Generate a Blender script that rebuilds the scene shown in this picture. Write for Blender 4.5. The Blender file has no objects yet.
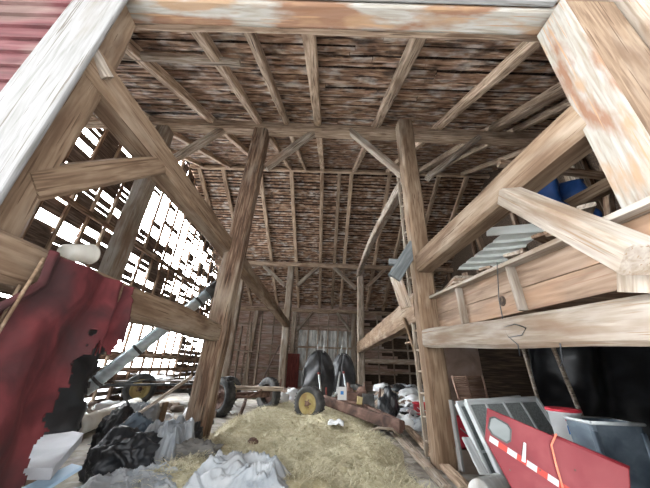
import bpy, bmesh, math, random
from mathutils import Vector, Matrix, noise, Quaternion
random.seed(7)
SC = bpy.context.scene; COL = SC.collection
V = Vector
# ------------------------------------------------------------------ camera
F = 271.5
Uc = V((22, 594, -F)).normalized(); Fc = V((-3, -124, -F)); Fc = (Fc - Uc * Fc.dot(Uc)).normalized(); Xc = Fc.cross(Uc)
ROT = Matrix((Xc, Fc, Uc))
CAM = V((0, 0, 1.0))
cd = bpy.data.cameras.new('camera'); cam = bpy.data.objects.new('camera', cd); COL.objects.link(cam)
cd.sensor_width = 36; cd.lens = 36 * F / 650; cd.clip_start = .02; cd.clip_end = 300
cam.matrix_world = Matrix.Translation(CAM) @ ROT.to_4x4(); SC.camera = cam
def P(px, py, **k):
    """point of the barn seen at a pixel, on the real plane x=, y= or z="""
    d = ROT @ V((px - 325, 244 - py, -F)); (a, v), = k.items(); i = 'xyz'.index(a)
    return CAM + d * ((v - CAM[i]) / d[i])
SC.view_settings.view_transform = 'Standard'; SC.view_settings.look = 'None'
SC.view_settings.gamma = 1; SC.view_settings.use_curve_mapping = False
SC.view_settings.exposure = 2.3
SC.cycles.max_bounces = 12; SC.cycles.diffuse_bounces = 8
SKY0, SKY1 = .42, 10.5
w = bpy.data.worlds.new('sky'); SC.world = w; w.use_nodes = True
bg = w.node_tree.nodes['Background']; bg.inputs[0].default_value = (.93, .965, 1, 1); bg.inputs[1].default_value = .8
# overcast sky, brightest low on the left, a bias added to light the interior
_n = w.node_tree.nodes; _l = w.node_tree.links; _t = _n.new('ShaderNodeTexCoord'); _d = _n.new('ShaderNodeVectorMath'); _d.operation = 'DOT_PRODUCT'
_l.new(_t.outputs['Generated'], _d.inputs[0]); _d.inputs[1].default_value = V((-.80, .58, .24)).normalized()
_m = _n.new('ShaderNodeMapRange'); _m.interpolation_type = 'SMOOTHSTEP'; _m.inputs[1].default_value = .35; _m.inputs[2].default_value = .97; _m.inputs[3].default_value = SKY0; _m.inputs[4].default_value = SKY1
_l.new(_d.outputs['Value'], _m.inputs[0]); _l.new(_m.outputs[0], bg.inputs[1])

# ------------------------------------------------------------------ materials
def mat(name, ramp, scale=(1, 12, 12), nscale=3.0, rough=.85, bump=.25, blotch=None, metal=0, detail=8, rnd=.25, bs=1.2, thr=(.5, .68), crack=None, spec=.3, obj=True, dist=.6):
    m = bpy.data.materials.new(name); m.use_nodes = True; nt = m.node_tree; N = nt.nodes; L = nt.links
    b = N['Principled BSDF']; b.inputs['Roughness'].default_value = rough; b.inputs['Metallic'].default_value = metal
    b.inputs['Specular IOR Level'].default_value = spec
    tc = N.new('ShaderNodeTexCoord'); oi = N.new('ShaderNodeObjectInfo')
    add = N.new('ShaderNodeVectorMath'); add.operation = 'ADD'
    mul = N.new('ShaderNodeVectorMath'); mul.operation = 'SCALE'; comb = N.new('ShaderNodeCombineXYZ')
    for i in range(3): L.new(oi.outputs['Random'], comb.inputs[i])
    L.new(comb.outputs[0], mul.inputs[0]); mul.inputs['Scale'].default_value = 37
    L.new(tc.outputs['Object'], add.inputs[0]); L.new(mul.outputs[0], add.inputs[1])
    mp = N.new('ShaderNodeMapping'); mp.inputs['Scale'].default_value = scale; L.new(add.outputs[0], mp.inputs[0])
    n = N.new('ShaderNodeTexNoise'); n.inputs['Scale'].default_value = nscale; n.inputs['Detail'].default_value = detail
    n.inputs['Distortion'].default_value = dist; L.new(mp.outputs[0], n.inputs[0])
    cr = N.new('ShaderNodeValToRGB'); e = cr.color_ramp.elements
    k = len(ramp)
    for i, c in enumerate(ramp):
        pos = .3 + .4 * i / (k - 1)
        if i < 2: e[i].position = pos; e[i].color = (*c, 1)
        else: q = e.new(pos); q.color = (*c, 1)
    L.new(n.outputs[0], cr.inputs[0]); out = cr.outputs[0]
    def over(colr, nsc, lo, hi, scl, fac=1.0):
        nonlocal out
        m2 = N.new('ShaderNodeMapping'); m2.inputs['Scale'].default_value = scl; L.new(add.outputs[0], m2.inputs[0])
        n2 = N.new('ShaderNodeTexNoise'); n2.inputs['Scale'].default_value = nsc; n2.inputs['Detail'].default_value = 5; L.new(m2.outputs[0], n2.inputs[0])
        mr = N.new('ShaderNodeMapRange'); mr.inputs[1].default_value = lo; mr.inputs[2].default_value = hi; mr.inputs[4].default_value = fac; L.new(n2.outputs[0], mr.inputs[0])
        mx = N.new('ShaderNodeMix'); mx.data_type = 'RGBA'; L.new(mr.outputs[0], mx.inputs[0]); L.new(out, mx.inputs[6]); mx.inputs[7].default_value = (*colr, 1)
        out = mx.outputs[2]
    if blotch: 
        for bl in (blotch if isinstance(blotch, list) else [blotch]): over(bl, bs * (1 + .37 * (blotch.index(bl) if isinstance(blotch, list) else 0)), thr[0], thr[1], (scale[0], max(1, scale[1] * .3), max(1, scale[2] * .3)), .85)
    if crack: over(crack, nscale * 1.6, .62, .66, (scale[0] * .35, scale[1], scale[2]), .9)
    if rnd:
        hs = N.new('ShaderNodeHueSaturation'); mr = N.new('ShaderNodeMapRange'); mr.inputs[3].default_value = 1 - rnd; mr.inputs[4].default_value = 1 + rnd
        L.new(oi.outputs['Random'], mr.inputs[0]); L.new(mr.outputs[0], hs.inputs['Value']); L.new(out, hs.inputs['Color']); out = hs.outputs[0]
    L.new(out, b.inputs['Base Color'])
    if bump:
        bp = N.new('ShaderNodeBump'); bp.inputs['Strength'].default_value = bump; bp.inputs['Distance'].default_value = .02
        L.new(n.outputs[0], bp.inputs['Height']); L.new(bp.outputs[0], b.inputs['Normal'])
    return m
G = lambda v: (v, v, v)
M = {}
M['hewn'] = mat('hewn_timber', [(.115, .07, .042), (.19, .127, .08), (.26, .185, .125)], blotch=[(.30, .24, .18), (.11, .065, .038)], crack=(.08, .045, .025), rnd=.12)
M['pale'] = mat('pale_timber', [(.17, .13, .095), (.25, .205, .16), (.33, .285, .235)], blotch=[(.37, .34, .305), (.17, .11, .07)], crack=(.2, .13, .08), rnd=.1)
M['grey'] = mat('grey_weathered_wood', [(.14, .11, .085), (.34, .28, .22), (.52, .46, .40)], blotch=(.22, .14, .09), crack=(.06, .045, .03), rnd=.22)
M['rafter'] = mat('rafter_wood', [(.17, .115, .075), (.40, .295, .21), (.58, .46, .35)], blotch=(.2, .13, .085), crack=(.06, .04, .03), rnd=.28)
M['brown'] = mat('brown_old_wood', [(.06, .035, .022), (.17, .10, .065), (.34, .24, .16)], blotch=(.42, .34, .26), crack=(.03, .02, .01), rnd=.2)
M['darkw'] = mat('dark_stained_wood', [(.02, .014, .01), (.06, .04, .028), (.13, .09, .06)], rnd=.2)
M['roof'] = mat('roof_sheathing', [(.03, .015, .009), (.22, .125, .078), (.46, .30, .20), (.74, .62, .51)], scale=(.9, 4.5, 4.5), nscale=3.2, blotch=[(.66, .62, .57), (.06, .04, .03), (.30, .18, .12)], bs=3.2, thr=(.50, .68), crack=(.02, .01, .008), rnd=0, dist=.3)
M['shingle'] = mat('shingle_back', [(.01, .007, .005), (.035, .02, .014), (.09, .055, .035)], scale=(6, 1, 1), rnd=0)
M['rsiding'] = mat('red_clapboard', [(.055, .018, .018), (.105, .032, .034), (.14, .06, .06)], scale=(.7, 5, 5), blotch=[(.19, .14, .12), (.10, .06, .05)], bs=1.6, thr=(.48, .66), rnd=0)
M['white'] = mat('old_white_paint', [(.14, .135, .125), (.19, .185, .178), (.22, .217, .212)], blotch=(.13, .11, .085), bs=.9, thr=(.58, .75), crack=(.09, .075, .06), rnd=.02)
M['stain'] = mat('stained_white_paint', [(.20, .165, .125), (.27, .25, .215), (.32, .305, .28)], blotch=[(.17, .075, .035), (.26, .16, .09)], bs=1.5, thr=(.50, .60), crack=(.3, .18, .1), rnd=0)
M['plank'] = mat('mow_plank', [(.13, .085, .055), (.21, .142, .098), (.28, .205, .15)], scale=(.8, 8, 8), blotch=(.34, .2, .12), crack=(.2, .12, .08), rnd=.1)
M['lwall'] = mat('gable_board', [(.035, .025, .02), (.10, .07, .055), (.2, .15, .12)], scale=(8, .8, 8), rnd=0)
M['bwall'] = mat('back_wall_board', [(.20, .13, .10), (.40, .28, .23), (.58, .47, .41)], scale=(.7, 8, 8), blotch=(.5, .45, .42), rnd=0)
M['metal'] = mat('grey_steel_sheet', [(.4, .42, .41), (.56, .58, .57), (.7, .72, .7)], scale=(3, 3, 1), metal=.3, rough=.5, blotch=(.22, .17, .13), rnd=.1)
M['galv'] = mat('galvanised_tube', [(.36, .43, .47), (.50, .57, .61), (.6, .66, .69)], scale=(1, 3, 3), metal=.45, rough=.42, rnd=.1, bump=.05)
M['whitem'] = mat('white_steel_sheet', [(.6, .64, .6), (.72, .75, .71), (.8, .82, .79)], scale=(1, 3, 3), rough=.5, rnd=.1, bump=.05)
M['floor'] = mat('dusty_floor', [(.16, .145, .125), (.3, .275, .245), (.46, .44, .41)], scale=(1, 1, 1), nscale=6, blotch=[(.42, .38, .3), (.09, .075, .06)], rnd=0, bump=.5)
M['ground'] = mat('yard_gravel', [(.6, .6, .6), (.7, .7, .7), (.8, .8, .8)], scale=(1, 1, 1), nscale=9, rnd=0)
M['hay'] = mat('hay', [(.32, .29, .18), (.56, .515, .36), (.76, .72, .56)], scale=(1, 1, 1), nscale=14, blotch=(.36, .31, .19), rnd=0, bump=.6)
M['redc'] = mat('red_cloth', [(.045, .012, .013), (.095, .019, .021), (.155, .034, .036)], scale=(1, 1, 1), nscale=5, rnd=.0, rough=.95, blotch=(.045, .024, .024), bs=2.2)
M['black'] = mat('black_plastic', [(.008, .009, .011), (.018, .02, .023), (.04, .043, .05)], scale=(1, 1, 1), rough=.32, rnd=.2, spec=.5)
M['rubber'] = mat('black_rubber', [(.03, .03, .03), (.06, .06, .06), (.12, .12, .115)], scale=(1, 1, 1), nscale=6, rough=.75, rnd=.2)
M['bag'] = mat('white_woven_plastic', [(.24, .27, .30), (.38, .41, .44), (.48, .50, .52)], scale=(1, 1, 1), nscale=5, rough=.55, rnd=.1, blotch=(.25, .25, .25), bs=3)
M['paper'] = mat('white_litter', [(.6, .62, .64), (.74, .76, .78), (.84, .85, .86)], scale=(1, 1, 1), rough=.7, rnd=.15, bump=.05)
M['bluel'] = mat('pale_blue_plastic', [(.22, .36, .50), (.34, .48, .62), (.42, .56, .68)], scale=(1, 1, 1), rough=.45, rnd=.1)
M['greyc'] = mat('grey_cloth', [(.10, .095, .09), (.17, .165, .155), (.26, .25, .235)], scale=(1, 1, 1), nscale=7, rough=.95, rnd=.15)
M['bluegrey'] = mat('blue_grey_wood', [(.085, .095, .098), (.14, .152, .155), (.21, .222, .225)], rough=.8, rnd=.05)
M['redp'] = mat('faded_red_paint', [(.15, .014, .02), (.20, .02, .028), (.24, .04, .046)], scale=(1, 1, 1), nscale=4, rough=.45, rnd=.03, bump=.05)
M['redb'] = mat('red_plastic', [(.40, .02, .03), (.52, .03, .05), (.6, .06, .08)], scale=(1, 1, 1), rough=.4, rnd=.05, bump=0)
M['reddull'] = mat('dull_red_paint', [(.12, .03, .03), (.2, .05, .045), (.26, .08, .07)], scale=(1, 1, 1), rnd=0)
M['cover'] = mat('worn_black_vinyl', [(.02, .021, .024), (.04, .042, .046), (.08, .082, .088)], scale=(1, 1, 1), rough=.5, rnd=.1)
M['pane'] = mat('dusty_grey_pane', [(.15, .17, .17), (.2, .22, .22), (.26, .28, .28)], scale=(1, 1, 1), rough=.3, rnd=0, bump=0)
M['rustl'] = mat('light_rusty_iron', [(.20, .12, .09), (.32, .2, .15), (.45, .32, .26)], scale=(1, 1, 1), rnd=.1)
M['reflr'] = mat('red_reflective_tape', [(.40, .03, .02), (.46, .035, .02), (.5, .04, .025)], scale=(1, 1, 1), rough=.35, rnd=0, bump=0)
M['reflw'] = mat('white_reflective_tape', [(.42, .42, .42), (.48, .48, .48), (.52, .52, .52)], scale=(1, 1, 1), rough=.35, rnd=0, bump=0)
M['yellow'] = mat('yellow_wheel_paint', [(.26, .20, .08), (.40, .32, .13), (.46, .38, .20)], scale=(1, 1, 1), nscale=6, rough=.6, rnd=0, blotch=(.3, .2, .1), bs=4)
M['rust'] = mat('rusty_iron', [(.05, .032, .026), (.12, .07, .055), (.22, .14, .11)], scale=(1, 1, 1), nscale=6, rough=.85, rnd=.15)
M['dred'] = mat('dark_red_door_paint', [(.05, .012, .010), (.10, .022, .018), (.15, .04, .032)], scale=(8, 8, 1), rnd=0)
M['screen'] = mat('fine_grey_mesh', [(.13, .15, .15), (.19, .21, .21), (.25, .27, .27)], scale=(1, 1, 1), nscale=60, rough=.6, rnd=.05)
M['frame'] = mat('pale_grey_aluminium', [(.42, .45, .46), (.54, .57, .58), (.64, .67, .68)], rough=.5, metal=.25, rnd=.05)
M['tub'] = mat('grey_galvanised_tub', [(.05, .065, .085), (.10, .13, .16), (.2, .24, .28)], scale=(1, 1, 1), nscale=4, rough=.4, rnd=.05, metal=.2)
M['bluet'] = mat('blue_tarpaulin', [(.006, .03, .11), (.012, .055, .19), (.03, .09, .28)], scale=(1, 1, 1), rough=.5, rnd=0)
M['partition'] = mat('brown_hardboard', [(.22, .16, .13), (.34, .25, .205), (.42, .33, .28)], scale=(1, 1, 1), rnd=.1)
M['foam'] = mat('pale_panel', [(.36, .37, .40), (.46, .47, .50), (.52, .53, .56)], scale=(1, 1, 1), nscale=5, rough=.6, rnd=.03)
M['ply'] = mat('dirty_cream_plastic', [(.45, .42, .36), (.6, .57, .50), (.7, .68, .62)], scale=(1, 1, 1), rough=.5, rnd=.05)
M['label'] = mat('blue_print', [(.03, .12, .35), (.05, .18, .45), (.06, .2, .5)], scale=(1, 1, 1), rnd=0, bump=0)
M['cord'] = mat('orange_cord', [(.7, .2, .12), (.8, .25, .16), (.85, .3, .2)], scale=(1, 1, 1), rnd=0, bump=0)
M['litter'] = mat('brown_rubbish', [(.12, .09, .07), (.26, .2, .16), (.4, .33, .27)], scale=(1, 1, 1), rnd=.35)

# ------------------------------------------------------------------ object helpers
def link(name, bm, m, parent=None, loc=(0, 0, 0), quat=None, smooth=False, bevel=0):
    me = bpy.data.meshes.new(name)
    if smooth:
        for f in bm.faces: f.smooth = True
    bm.normal_update(); bm.to_mesh(me); bm.free()
    ms = m if isinstance(m, list) else [m]
    for x in ms: me.materials.append(M[x])
    o = bpy.data.objects.new(name, me); COL.objects.link(o); o.location = loc
    if quat: o.rotation_mode = 'QUATERNION'; o.rotation_quaternion = quat
    if parent:
        o.parent = parent
    if bevel:
        b = o.modifiers.new('bevel', 'BEVEL'); b.width = bevel; b.segments = 2
    return o
def tag(o, label, cat=None, group=None, kind=None):
    if label: o['label'] = label
    if cat: o['category'] = cat
    if group: o['group'] = group
    if kind: o['kind'] = kind
    return o
def thing(name, loc, label, cat, group=None, rz=0, quat=None):
    o = bpy.data.objects.new(name, None); COL.objects.link(o); o.location = loc; o.rotation_euler = (0, 0, rz); o.empty_display_size = .1
    if quat: o.rotation_mode = 'QUATERNION'; o.rotation_quaternion = quat
    return tag(o, label, cat, group)
def st(o, label=None): o['kind'] = 'structure'; (label and o.__setitem__('label', label)); return o
def bm_box(bm, lo, hi, mi=0):
    x0, y0, z0 = lo; x1, y1, z1 = hi
    v = [bm.verts.new(c) for c in [(x0,y0,z0),(x1,y0,z0),(x1,y1,z0),(x0,y1,z0),(x0,y0,z1),(x1,y0,z1),(x1,y1,z1),(x0,y1,z1)]]
    for f in [(0,3,2,1),(4,5,6,7),(0,1,5,4),(1,2,6,5),(2,3,7,6),(3,0,4,7)]:
        bm.faces.new([v[i] for i in f]).material_index = mi
def bm_timber(bm, L, w, h, jit=.04, seg=None, taper=0, bow=0, seed=None, x0=0):
    """hewn timber along +X, eight-sided section with worn arrises"""
    r = random.Random(seed if seed is not None else random.random()); seg = seg or max(3, int(L / .35))
    c = .12; sec = [(-.5+c,-.5),(.5-c,-.5),(.5,-.5+c),(.5,.5-c),(.5-c,.5),(-.5+c,.5),(-.5,.5-c),(-.5,-.5+c)]
    rings = []
    oy = r.uniform(0, 9)
    for i in range(seg + 1):
        t = i / seg; k = 1 - taper * t; dy = bow * math.sin(math.pi * t)
        nx = noise.noise(V((t * L * 1.1, oy, 0))) * jit * w; nz = noise.noise(V((t * L * 1.1, oy, 5))) * jit * h
        rings.append([bm.verts.new((x0 + t * L, (a * k * (1 + r.uniform(-jit, jit))) * w + nx, (b * k * (1 + r.uniform(-jit, jit))) * h + nz + dy)) for a, b in sec])
    for A, B in zip(rings, rings[1:]):
        for i in range(8): bm.faces.new([A[i], A[(i+1) % 8], B[(i+1) % 8], B[i]])
    bm.faces.new(rings[0][::-1]); bm.faces.new(rings[-1])
def q_of(d, roll=0):
    q = V(d).to_track_quat('X', 'Z')
    return q @ Quaternion((1, 0, 0), roll)
def beam(name, a, b, w, h, m, label=None, cat=None, group=None, parent=None, jit=.05, taper=0, bow=0, roll=0):
    a = V(a); b = V(b); bm = bmesh.new(); bm_timber(bm, (b - a).length, w, h, jit, taper=taper, bow=bow)
    loc = a - parent.location if parent else a
    o = link(name, bm, m, parent, loc, q_of(b - a, roll))
    return tag(o, label, cat, group)
def bm_tube(bm, pts, r, n=8, cap=True, mi=0):
    pts = [V(p) for p in pts]; rings = []; rr = r if isinstance(r, (list, tuple)) else [r] * len(pts)
    prev = None
    for i, p in enumerate(pts):
        d = (pts[min(i+1, len(pts)-1)] - pts[max(i-1, 0)]).normalized()
        u = d.cross(V((0, 0, 1)) if abs(d.z) < .95 else V((1, 0, 0))).normalized() if prev is None else (prev - d * prev.dot(d)).normalized()
        prev = u; v = d.cross(u)
        rings.append([bm.verts.new(p + (u * math.cos(a) + v * math.sin(a)) * rr[i]) for a in [2*math.pi*k/n for k in range(n)]])
    for A, B in zip(rings, rings[1:]):
        for i in range(n):
            f = bm.faces.new([A[i], A[(i+1) % n], B[(i+1) % n], B[i]]); f.smooth = True; f.material_index = mi
    if cap: bm.faces.new(rings[0][::-1]).material_index = mi; bm.faces.new(rings[-1]).material_index = mi
def tube(name, pts, r, m, parent=None, n=8, **k):
    bm = bmesh.new(); loc = parent.location if parent else V(pts[0])
    bm_tube(bm, [V(p) - loc for p in pts], r, n)
    return tag(link(name, bm, m, parent, (0, 0, 0) if parent else loc), k.get('label'), k.get('cat'), k.get('group'))
def bm_lathe(bm, prof, n=24, mi=0):
    """profile (r, x) spun about the X axis"""
    rings = [[bm.verts.new((x, r * math.cos(2*math.pi*k/n), r * math.sin(2*math.pi*k/n))) for k in range(n)] if r > 1e-5 else [bm.verts.new((x, 0, 0))] for r, x in prof]
    for A, B in zip(rings, rings[1:]):
        for i in range(n):
            j = (i + 1) % n
            vs = [A[i % len(A)], A[j % len(A)], B[j % len(B)], B[i % len(B)]]; u = []
            for v in vs:
                if v not in u: u.append(v)
            if len(u) > 2:
                f = bm.faces.new(u); f.smooth = True; f.material_index = mi
def wheel(parent, loc, axis, r, wd, rim='yellow', name='wheel'):
    """tyre with tread lugs as a part; its rim and hub are sub-parts. rim faces +axis"""
    bm = bmesh.new(); ri = r * .60; h = wd / 2
    bm_lathe(bm, [(ri, -h*.7), (r*.8, -h), (r*.94, -h*.9), (r, -h*.6), (r, h*.6), (r*.94, h*.9), (r*.8, h), (ri*1.05, h*.8), (ri, h*.6), (ri, -h*.7)], 32)
    for k in range(32):
        a = 2*math.pi*k/32
        for s in (-1, 1):
            q = Matrix.Rotation(a + s*.06, 4, 'X'); bb = bmesh.new(); bm_box(bb, (min(0, s*h*.8), -.010, r*.985), (max(0, s*h*.8), .010, r*1.025)); bb.transform(q)
            me = bpy.data.meshes.new('t'); bb.to_mesh(me); bb.free(); bm.from_mesh(me); bpy.data.meshes.remove(me)
    q = V(axis).to_track_quat('X', 'Z')
    t = link(name, bm, 'rubber', parent, V(loc) - parent.location, q)
    bm = bmesh.new(); bm_lathe(bm, [(ri*1.0, h*.2), (ri*1.04, h*.85), (ri*.98, h*.88), (ri*.86, h*.5), (ri*.55, h*.35), (ri*.42, h*.62), (ri*.3, h*.62), (0, h*.62)], 28)
    rm = link('rim', bm, rim, t)
    bm = bmesh.new(); bm_lathe(bm, [(ri*.24, h*.6), (ri*.24, h*1.0), (ri*.15, h*1.15), (0, h*1.15)], 14)
    for k in range(5):
        a = 2*math.pi*k/5; y = ri*.34*math.cos(a); z = ri*.34*math.sin(a); bm_box(bm, (h*.6, y-.011, z-.011), (h*.8, y+.011, z+.011))
    link('hub', bm, 'rust', t)
    return t
def fbm(p, f=1.0, o=4):
    return sum(noise.noise(V(p) * f * 2**i) / 2**i for i in range(o))
def ridge(p, f=1.0, o=4):
    return sum((1 - abs(noise.noise(V(p) * f * 2**i)) * 2) / 2**i for i in range(o))
def bag(name, loc, size, m, label, cat, group=None, seed=0, sub=4, rz=0, f=2.2, amp=.28):
    """crumpled sack or bag resting on its flattened underside"""
    bm = bmesh.new(); bmesh.ops.create_icosphere(bm, subdivisions=sub, radius=1)
    for v in bm.verts:
        p = v.co.copy(); s = V((seed * 3.7, seed * 1.3, seed * 7.1))
        q = p * .9 + s; q = q + V((noise.noise(q * 1.3), noise.noise(q * 1.3 + V((9, 2, 4))), noise.noise(q * 1.3 - V((3, 7, 1))))) * .5
        cr_ = sum((max(0, 1 - abs(noise.noise(q * (1.2 * 2**i_)) * 2)) ** 2.5) / 1.8**i_ for i_ in range(4 if sub > 3 else 2))
        v.co = p * (1 + amp * (cr_ - 1.0) + .3 * amp * fbm(p + s, 1, 2))
        if v.co.z < -.35: v.co.z = -.35 + (v.co.z + .35) * .08
        v.co.z += .37
        v.co = V((v.co.x * size[0], v.co.y * size[1], v.co.z * size[2]))
    bm.transform(Matrix.Rotation(rz, 4, 'Z'))
    return tag(link(name, bm, m, None, loc, smooth=True), label, cat, group)
def sheet(name, nu, nv, fn, m, parent=None, thick=.006, loc=(0, 0, 0), smooth=True, keep=None):
    bm = bmesh.new(); g = [[bm.verts.new(V(fn(i / nu, j / nv)) - V(loc)) for j in range(nv + 1)] for i in range(nu + 1)]
    for i in range(nu):
        for j in range(nv):
            if keep and not keep((i + .5) / nu, (j + .5) / nv): continue
            bm.faces.new([g[i][j], g[i+1][j], g[i+1][j+1], g[i][j+1]])
    for v in [v for v in bm.verts if not v.link_faces]: bm.verts.remove(v)
    o = link(name, bm, m, parent, loc, smooth=smooth)
    s = o.modifiers.new('thickness', 'SOLIDIFY'); s.thickness = thick; s.offset = 0
    return o
def scrap(name, loc, sx, sy, m, label, cat, group, seed):
    """bent piece of sheet or paper lying in the litter"""
    r = random.Random(seed); rz = r.uniform(0, 6.28); tl = r.uniform(-.5, .5); q = Matrix.Rotation(rz, 3, 'Z') @ Matrix.Rotation(tl, 3, 'X')
    zmin = [9]
    def fn(u, v):
        p = V(((u - .5) * sx, (v - .5) * sy, .25 * min(sx, sy) * fbm((u * 2, v * 2, seed), 1, 3))); p = q @ p; zmin[0] = min(zmin[0], p.z); return p
    for u in range(13):
        for v in range(11): fn(u / 12, v / 10)
    z0 = zmin[0]
    o = sheet(name, 12, 10, fn, m, thick=.006); o.location = V(loc) - V((0, 0, z0 - .002)); return tag(o, label, cat, group)
def board(name, a, b, w, t, m, label=None, cat=None, group=None, parent=None, roll=0):
    a = V(a); b = V(b); bm = bmesh.new(); bm_timber(bm, (b - a).length, w, t, .03)
    return tag(link(name, bm, m, parent, (a - parent.location) if parent else a, q_of(b - a, roll)), label, cat, group)

# ------------------------------------------------------------------ dimensions
XL, XR, YF, YB = -5.5, 6.3, 1.30, 15.8
SL = .55; RY = 8.55
roofz = lambda y: 5.86 + SL * (y - 4.2) if y <= RY else 5.86 + SL * (RY - 4.2) - SL * (y - RY)
ANG = math.atan(SL)

# ------------------------------------------------------------------ setting: floor, ground
def patch(name, x0, x1, y0, y1, z, m, amp=.0, n=40):
    bm = bmesh.new(); g = [[bm.verts.new((x0 + (x1-x0)*i/n, y0 + (y1-y0)*j/n, z + amp * fbm((i*.5, j*.5, 0)))) for j in range(n+1)] for i in range(n+1)]
    for i in range(n):
        for j in range(n): bm.faces.new([g[i][j], g[i+1][j], g[i+1][j+1], g[i][j+1]])
    return link(name, bm, m)
st(patch('floor', XL - .1, XR + .1, YF - .1, YB + .1, 0, 'floor', 0))
st(patch('yard_ground', -40, 40, -40, YF - .12, -.06, 'ground'))
st(patch('yard_ground', -60, XL - .15, YF - .12, 50, -.06, 'ground'))

# roof: every slope is sheathing strips over a shingle skin
def slope(name, near):
    bm = bmesh.new(); r = random.Random(3 if near else 5)
    L = (RY - YF + .65) / math.cos(ANG) if near else (YB - RY + .35) / math.cos(ANG)  # near slope: eave lengthened out of view to shade the front wall
    X0 = XL - .15; X1 = XR + .15; s = 0.0
    while s < L:
        wd = r.uniform(.06, .10); x = X0 + r.uniform(-.1, 0); gap = r.choice([r.uniform(.02, .045), r.uniform(.04, .08)])
        while x < X1:
            ln = min(r.uniform(1.6, 4.2), X1 - x + .01); n = max(2, int(ln / .28)); dz = r.uniform(-.02, .012); rings = []
            sk = r.uniform(-.012, .012)
            for i in range(n + 1):
                xx = x + ln * i / n; a = s + r.uniform(-.010, .010) + sk * i / n; b = s + wd + r.uniform(-.014, .014) + sk * i / n
                rings.append([bm.verts.new((xx, a, -.022 + dz)), bm.verts.new((xx, b, -.022 + dz + r.uniform(-.006, .006))), bm.verts.new((xx, b, dz)), bm.verts.new((xx, a, dz))])
            for A, B in zip(rings, rings[1:]):
                for k in range(4): bm.faces.new([A[k], A[(k+1) % 4], B[(k+1) % 4], B[k]])
            bm.faces.new(rings[0][::-1]); bm.faces.new(rings[-1]); x += ln + r.uniform(.004, .012)
        s += wd + gap
    bmesh.ops.recalc_face_normals(bm, faces=bm.faces)
    me_off = len(bm.faces)
    bm_box(bm, (X0 - .1, -.1, .05), (X1 + .1, L + .02, .085), 1)
    if near: M4 = Matrix.Translation((0, YF - .65, roofz(YF - .65) + .04)) @ Matrix.Rotation(ANG, 4, 'X')
    else: M4 = Matrix.Translation((0, YB + .35, roofz(YB + .35) + .04)) @ Matrix.Rotation(math.pi, 4, 'Z') @ Matrix.Rotation(ANG, 4, 'X') @ Matrix.Translation((-(X0 + X1), 0, 0))
    o = link(name, bm, ['roof', 'shingle']); o.matrix_world = M4
    return st(o)
slope('ceiling', True); slope('ceiling', False)

# left gable wall: studs with horizontal boards, many boards gone
def inside(p, poly):
    c = False; n = len(poly)
    for i in range(n):
        (x1, y1), (x2, y2) = poly[i], poly[(i+1) % n]
        if (y1 > p[1]) != (y2 > p[1]) and p[0] < (x2-x1)*(p[1]-y1)/(y2-y1)+x1: c = not c
    return c
def wallpoly(pts): return [(P(x, y, x=XL).y, P(x, y, x=XL).z) for x, y in pts]
HOLES = [(wallpoly([(150,192),(166,190),(203,240),(209,270),(190,262),(148,232),(138,236)]), .80),
         (wallpoly([(166,158),(172,160),(187,184),(180,186)]), .95),
         (wallpoly([(108,142),(122,142),(140,166),(124,172)]), .6),
         (wallpoly([(96,196),(118,190),(136,210),(126,228),(112,226)]), .42),
         (wallpoly([(165,250),(200,262),(212,285),(205,300),(165,300)]), .40),
         (wallpoly([(120,262),(140,256),(158,285),(150,290)]), .7),
         (wallpoly([(28,205),(60,205),(100,232),(110,250),(95,258),(60,240),(28,225)]), .2),
         (wallpoly([(48,155),(72,155),(78,172),(60,178)]), .9),
         (wallpoly([(70,130),(104,132),(112,150),(80,150)]), .35),
         (wallpoly([(96,322),(120,318),(180,330),(176,352),(96,352)]), .98),
         (wallpoly([(80,358),(176,356),(172,372),(80,372)]), .85),
         (wallpoly([(185,334),(206,338),(206,352),(185,352)]), .9)]
bm = bmesh.new(); r = random.Random(11); y = YF; ys = []
while y < YB: ys.append(y); y += .52
ys.append(YB)
for a, b in zip(ys, ys[1:]):
    z = 0.0; top = min(roofz(a), roofz(b)); mid = (a + b) / 2
    while z < max(roofz(a), roofz(b)):
        h = .165; c = (mid, z + h/2); pr = .012 + (.03 if c[1] > 3.0 else 0)
        for pl, q in HOLES:
            if inside(c, pl): pr = q
        if r.random() > pr:
            zt = z + h - .004 - (r.choice([0, 0, 0, .02, .05]))
            q0, q1 = a, b
            if r.random() < .12 and z > 2: q0 = a + r.uniform(.03, .2)
            za = min(zt, roofz(q0)); zb = min(zt, roofz(q1))
            if za > z + .01 or zb > z + .01:
                za = max(za, z + .003); zb = max(zb, z + .003)
                v = [bm.verts.new(k) for k in [(XL-.05, q0, z), (XL-.03, q0, z), (XL-.03, q1, z), (XL-.05, q1, z), (XL-.05, q0, za), (XL-.03, q0, za), (XL-.03, q1, zb), (XL-.05, q1, zb)]]
                for f in [(0,3,2,1),(4,5,6,7),(0,1,5,4),(1,2,6,5),(2,3,7,6),(3,0,4,7)]: bm.faces.new([v[i] for i in f])
        z += h
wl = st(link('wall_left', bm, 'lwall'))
for yy in ys[1:-1]:
    z1 = roofz(yy) - .05; beam('stud', (XL + .03, yy, 0), (XL + .03, yy, z1), .07, .06, 'brown', parent=wl)
for zz in (.78, 1.15, 2.35, 4.0): beam('girt', (XL + .10, YF, zz), (XL + .10, YB, zz), .07, .12, 'brown', parent=wl)

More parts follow.
